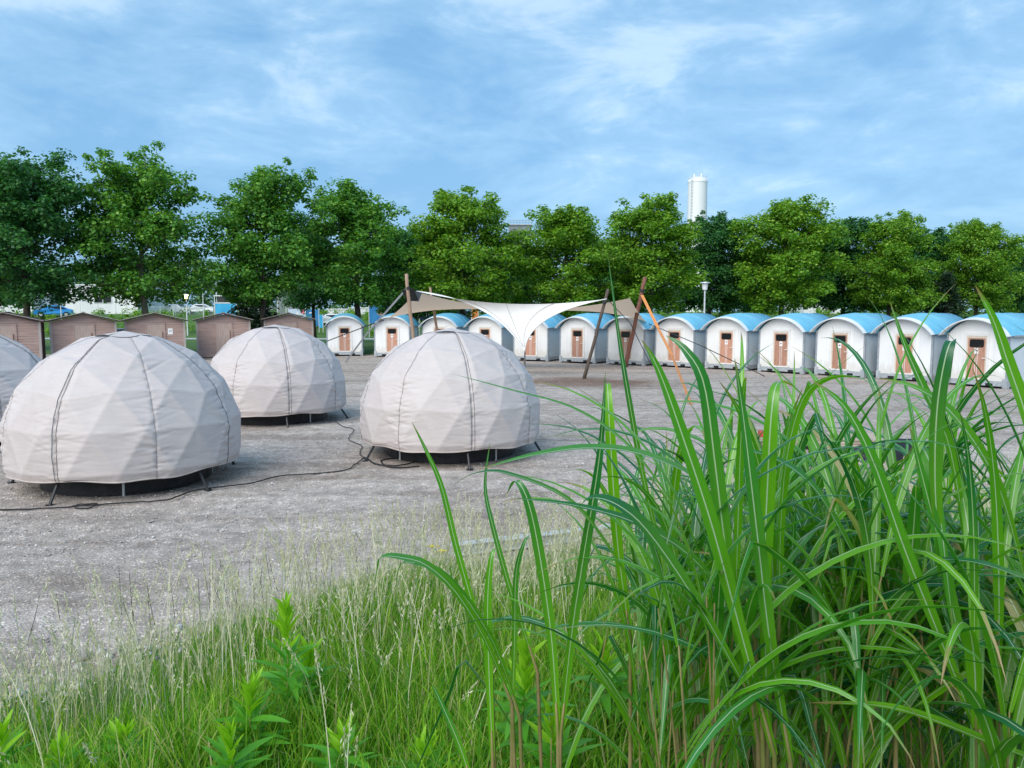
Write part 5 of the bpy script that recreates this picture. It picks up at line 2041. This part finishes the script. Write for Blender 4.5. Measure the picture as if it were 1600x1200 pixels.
def shoot(cl, dx, dy, H, lean_az, lean, seed, nleaf=8, az0=None, lmin=0.60, lmax=1.02, wmax=0.033):
    r = random.Random(seed)
    x, y = cl.location.x + dx, cl.location.y + dy
    zg = float(terrain_z(x, y)) - cl.location.z
    b = Vector((dx, dy, zg - 0.04))
    ld = Vector((math.cos(lean_az), math.sin(lean_az), 0))
    P_ = lambda q: b + Vector((0, 0, H * q)) + ld * (lean * H * (0.35 * q + 0.65 * q * q))
    az0 = r.uniform(0, math.pi) if az0 is None else az0
    made = []
    for k in range(nleaf):
        q = 0.40 + 0.60 * (k + 0.4) / nleaf
        s = P_(min(q, 1))
        az = az0 + (math.pi if k % 2 else 0) + r.uniform(-0.45, 0.45)
        L_ = r.uniform(lmin, lmax) * (0.8 + 0.3 * math.sin(math.pi * q))
        young = q > 0.8
        th0 = R(r.uniform(4, 14)) if young else R(r.uniform(12, 26))
        th1 = R(r.uniform(45, 115)) if young else R(r.uniform(85, 155))
        pw = r.uniform(1.3, 2.4)
        out = Vector((math.cos(az), math.sin(az), 0))
        kink = r.random() < 0.16
        kq = r.uniform(0.6, 0.85)
        pts, p = [s.copy()], s.copy()
        ns = 9
        for j in range(1, ns + 1):
            u = j / ns
            th = th0 + (th1 - th0) * u ** pw
            if kink and u > kq:
                th = max(th, R(158))
            p = p + (out * math.sin(th) + Vector((0, 0, math.cos(th)))) * (L_ / ns) + ld * (lean * 0.25 * L_ / ns)
            pts.append(p.copy())
        side = Vector((-math.sin(az), math.cos(az), 0))
        far = pts[-1] + cl.location
        if min(q_.y for q_ in pts) + cl.location.y < 0.75:
            return
        W = wmax * r.uniform(0.65, 1.1) * (0.75 if young and k == nleaf - 1 else 1)
        # thin the low blades that would sprawl over the open grass left of the reeds
        sprawl = False
        for q_ in pts:
            w_ = q_ + Vector(cl.location)
            if w_.x / w_.y < 0.075 and w_.z < 2.6 - 0.27 * w_.y:
                sprawl = True
        if sprawl and r.random() < 0.85:
            continue
        made.append((pts, W, side, r.uniform(-0.9, 0.9), r.uniform(0.2, 0.5)))
    MB().tube([P_(k / 6 * 0.95) for k in range(7)], [0.0066 - 0.0008 * k for k in range(7)], 7).build('stem', M['reed_stem'], cl, True)
    for a_ in made:
        link('blade', blade_mesh(*a_), cl)


rs = random.Random(77)
SHOOTS = [(0, 26, 0.27, 0.24, 0.70, 1.28), (1, 2, 0.12, 0.15, 0.5, 0.7), (2, 28, 0.38, 0.30, 0.7, 1.3), (3, 20, 0.32, 0.3, 0.7, 1.2), (4, 26, 0.40, 0.28, 0.7, 1.28), (5, 20, 0.50, 0.4, 0.7, 1.2), (0, 12, 0.26, 0.22, 1.05, 1.36), (2, 10, 0.36, 0.26, 1.0, 1.28), (4, 11, 0.36, 0.26, 1.0, 1.3), (3, 6, 0.3, 0.25, 1.0, 1.25)]
sd = 100
for ci_, n_, sx_, sy_, h0, h1 in SHOOTS:
    for k in range(n_):
        sd += 1
        dx, dy = rs.uniform(-sx_, sx_), rs.uniform(-sy_, sy_)
        wx = CLUMPS[ci_].location.x + dx
        la = math.atan2(dy, dx) if rs.random() < 0.6 else rs.uniform(0, 6.28)
        shoot(CLUMPS[ci_], dx, dy, rs.uniform(h0, h1), la, rs.uniform(0.03, 0.20), sd, rs.choice([5, 6, 7, 7]))

# the blades that stand out in the picture, as curves through space
HERO = [  # clump, width, side vector hint, twist, [(px, py, distance) ...]
    (0, 0.034, (1, 0.2, 0), 0.1, [(1210, 1180, 1.75), (1150, 960, 1.68), (1112, 820, 1.62), (1066, 680, 1.58), (1030, 580, 1.56), (1002, 530, 1.55)]),
    (0, 0.034, (1, -0.2, 0), -0.15, [(1185, 1160, 1.85), (1140, 900, 1.72), (1118, 730, 1.66), (1100, 600, 1.62), (1070, 546, 1.62), (1040, 524, 1.64)]),
    (0, 0.033, (1, 0.3, 0), 0.2, [(1235, 1190, 1.75), (1204, 1010, 1.70), (1186, 860, 1.64), (1172, 740, 1.60), (1160, 640, 1.58), (1148, 560, 1.56)]),
    (0, 0.036, (1, 0.0, 0), 0.25, [(1200, 1150, 1.9), (1194, 920, 1.82), (1200, 740, 1.78), (1206, 640, 1.76), (1216, 598, 1.80), (1240, 604, 1.95)]),
    (0, 0.030, (0.8, 0.6, 0), 0.5, [(1216, 1000, 1.95), (1222, 780, 1.9), (1244, 650, 1.86), (1280, 596, 1.84), (1345, 590, 1.84), (1420, 640, 1.86)]),
    (0, 0.032, (0.2, 1, 0), 0.4, [(1160, 860, 1.8), (1100, 760, 1.7), (1010, 712, 1.62), (920, 700, 1.56), (830, 712, 1.5), (745, 735, 1.46)]),
    (0, 0.036, (0.6, 0.8, 0), 0.3, [(1190, 1120, 1.75), (1100, 960, 1.66), (1020, 840, 1.6), (970, 792, 1.56), (925, 778, 1.54), (898, 800, 1.53)]),
    (0, 0.027, (0.6, 0.8, 0), 0.3, [(1180, 1000, 1.9), (1090, 880, 1.82), (1000, 820, 1.78), (900, 790, 1.74), (800, 778, 1.7)]),
    (0, 0.017, (1, 0.1, 0), 0.1, [(1040, 900, 2.2), (1004, 740, 2.15), (982, 620, 2.1), (966, 520, 2.08), (950, 400, 2.05)]),
    (0, 0.032, (1, 0.1, 0), 0.1, [(985, 1000, 2.2), (966, 860, 2.15), (957, 740, 2.12), (951, 640, 2.1), (949, 600, 2.14), (946, 612, 2.25)]),
    (1, 0.030, (1, 0.1, 0), 0.2, [(872, 1150, 2.1), (862, 1000, 2.08), (842, 860, 2.04), (824, 780, 2.02), (806, 752, 2.03), (792, 772, 2.06)]),
    (1, 0.030, (1, 0.3, 0), 0.25, [(876, 1150, 2.1), (892, 1000, 2.05), (910, 880, 2.0), (930, 760, 1.96), (940, 680, 1.94), (946, 580, 1.92)]),
    (1, 0.026, (0.5, 0.8, 0), 0.3, [(800, 1100, 2.2), (758, 1000, 2.15), (712, 925, 2.1), (668, 884, 2.06), (632, 872, 2.03), (597, 870, 2.0), (590, 890, 2.0), (583, 925, 2.0)]),
    (1, 0.024, (0.5, 0.8, 0), 0.3, [(812, 1120, 2.3), (778, 1020, 2.28), (735, 945, 2.24), (690, 896, 2.2), (650, 880, 2.18), (625, 884, 2.16), (618, 935, 2.16)]),
    (1, 0.021, (1, 0.2, 0), 0.1, [(768, 1050, 2.4), (740, 950, 2.38), (712, 850, 2.36), (690, 760, 2.34), (664, 700, 2.32), (643, 658, 2.3)]),
    (1, 0.018, (1, 0.2, 0), 0.1, [(840, 1050, 2.45), (800, 930, 2.42), (772, 830, 2.4), (758, 760, 2.4), (766, 690, 2.38)]),
    (1, 0.026, (1, 0.1, 0), 0.2, [(770, 1190, 2.3), (764, 1050, 2.3), (762, 940, 2.28), (768, 870, 2.27), (778, 855, 2.3)]),
    (1, 0.020, (0.9, 0.3, 0), 0.2, [(800, 1120, 2.4), (804, 1000, 2.4), (806, 900, 2.38), (818, 850, 2.36), (830, 835, 2.4)]),
    (1, 0.022, (0.9, 0.3, 0), 0.1, [(735, 1215, 2.4), (716, 1160, 2.4), (690, 1100, 2.4), (674, 1066, 2.4)]),
    (1, 0.017, (0.5, 0.8, 0), 0.2, [(980, 900, 2.0), (900, 790, 1.92), (800, 742, 1.86), (742, 740, 1.82), (700, 765, 1.8)]),
    (0, 0.015, (0.5, 0.8, 0), 0.2, [(1060, 800, 2.0), (985, 700, 1.94), (900, 640, 1.9), (800, 610, 1.88), (706, 584, 1.86)]),
    (4, 0.032, (1, 0.3, 0), 0.2, [(1545, 1190, 1.8), (1462, 980, 1.72), (1414, 860, 1.68), (1364, 720, 1.64), (1320, 636, 1.62), (1268, 594, 1.62)]),
    (2, 0.034, (1, 0.1, 0), 0.4, [(1470, 900, 1.8), (1461, 760, 1.76), (1464, 640, 1.72), (1478, 555, 1.70), (1489, 536, 1.73), (1484, 600, 1.80)]),
    (2, 0.032, (1, 0.2, 0), 0.1, [(1640, 800, 1.7), (1606, 660, 1.66), (1576, 570, 1.64), (1552, 500, 1.62), (1524, 446, 1.6)]),
    (2, 0.024, (1, 0.2, 0), 0.1, [(1510, 860, 1.9), (1484, 700, 1.86), (1440, 600, 1.84), (1414, 540, 1.83), (1390, 470, 1.82)]),
    (2, 0.036, (1, 0.0, 0), 0.2, [(1400, 690, 2.0), (1430, 690, 1.9), (1452, 720, 1.82), (1468, 800, 1.78), (1480, 900, 1.76), (1494, 1020, 1.76)]),
    (4, 0.034, (0.3, 0.9, 0), 0.3, [(1640, 1196, 1.7), (1540, 1158, 1.7), (1450, 1122, 1.7), (1370, 1102, 1.72), (1262, 1098, 1.74)]),
    (2, 0.028, (0.3, 0.9, 0), 0.3, [(1660, 930, 1.7), (1590, 900, 1.68), (1520, 878, 1.66), (1432, 872, 1.66)]),
    (2, 0.030, (0.8, 0.5, 0), 0.4, [(1600, 900, 1.9), (1560, 760, 1.85), (1500, 660, 1.8), (1440, 610, 1.78), (1370, 590, 1.78)]),
    (4, 0.030, (0.5, 0.8, 0), 0.4, [(1400, 1000, 1.95), (1330, 860, 1.9), (1270, 760, 1.86), (1200, 712, 1.84), (1120, 700, 1.82)]),
    (4, 0.028, (0.5, 0.8, 0), 0.4, [(1280, 1000, 2.0), (1290, 840, 1.96), (1320, 740, 1.92), (1370, 690, 1.9), (1440, 700, 1.9), (1500, 760, 1.92)]),
    (2, 0.026, (0.4, 0.9, 0), 0.4, [(1500, 900, 1.8), (1530, 760, 1.78), (1570, 690, 1.76), (1620, 670, 1.75)]),
    (2, 0.030, (1, 0.2, 0), 0.2, [(1560, 1190, 1.85), (1500, 1000, 1.8), (1470, 860, 1.78), (1440, 740, 1.76), (1420, 660, 1.74)]),
]
for ci_, W, side, tw, pp in HERO:
    cl_ = CLUMPS[ci_]
    pts = [at(*q) - Vector(cl_.location) for q in pp]
    # root the blade on a stem of its own that runs into the ground
    link('blade', blade_mesh(pts, W, Vector(side).normalized(), tw, 0.3, 22, 0.5), cl_)
    if pp[0][1] > 980:
        p = pts[0]
        gx, gy = p.x + (p.x - pts[1].x) * 0.4, p.y + (p.y - pts[1].y) * 0.4 + 0.02
        g = Vector((gx, gy, float(terrain_z(gx + cl_.location.x, gy + cl_.location.y)) - cl_.location.z - 0.04))
        MB().tube([g, g.lerp(p, 0.5), p, pts[0].lerp(pts[1], 0.35)], [0.0075, 0.0068, 0.006, 0.003], 7).build('stem', M['reed_stem'], cl_, True)

# broad dark leaves low among the reeds
BROAD = [lance_leaf(0.17, 0.085, 0.35, 0.25, M['herb_dark']), lance_leaf(0.14, 0.075, 0.5, 0.2, M['herb_dark'])]
r = random.Random(15)
for i, (px, py, d, lab) in enumerate(((1350, 1165, 2.6, 'broad dark leaves low at the bottom edge under the right reeds'), (1180, 1130, 3.1, 'broad dark leaves low under the middle reeds'), (1060, 1090, 3.3, 'broad dark leaves behind the middle reed stems'), (1500, 1060, 3.2, 'broad dark leaves low behind the right reeds'))):
    p = at(px, py, d)
    z0 = float(terrain_z(p.x, p.y))
    t = thing('broad_leaf_weed', lab, 'weed', (p.x, p.y, z0), 0, None)
    h = max(0.12, p.z - z0)
    MB().tube([(0, 0, -0.02), (0.01, 0, h * 0.5), (0, 0, h)], 0.005, 6).build('stem', M['herb_stem'], t)
    for k in range(11):
        o_ = link('leaf', r.choice(BROAD), t)
        o_.location = (0, 0, h * (0.3 + 0.7 * k / 11))
        o_.rotation_euler = (R(r.uniform(5, 45)), r.uniform(-.3, .3), k * 2.4)
        s_ = r.uniform(0.7, 1.1)
        o_.scale = (s_, s_, s_)
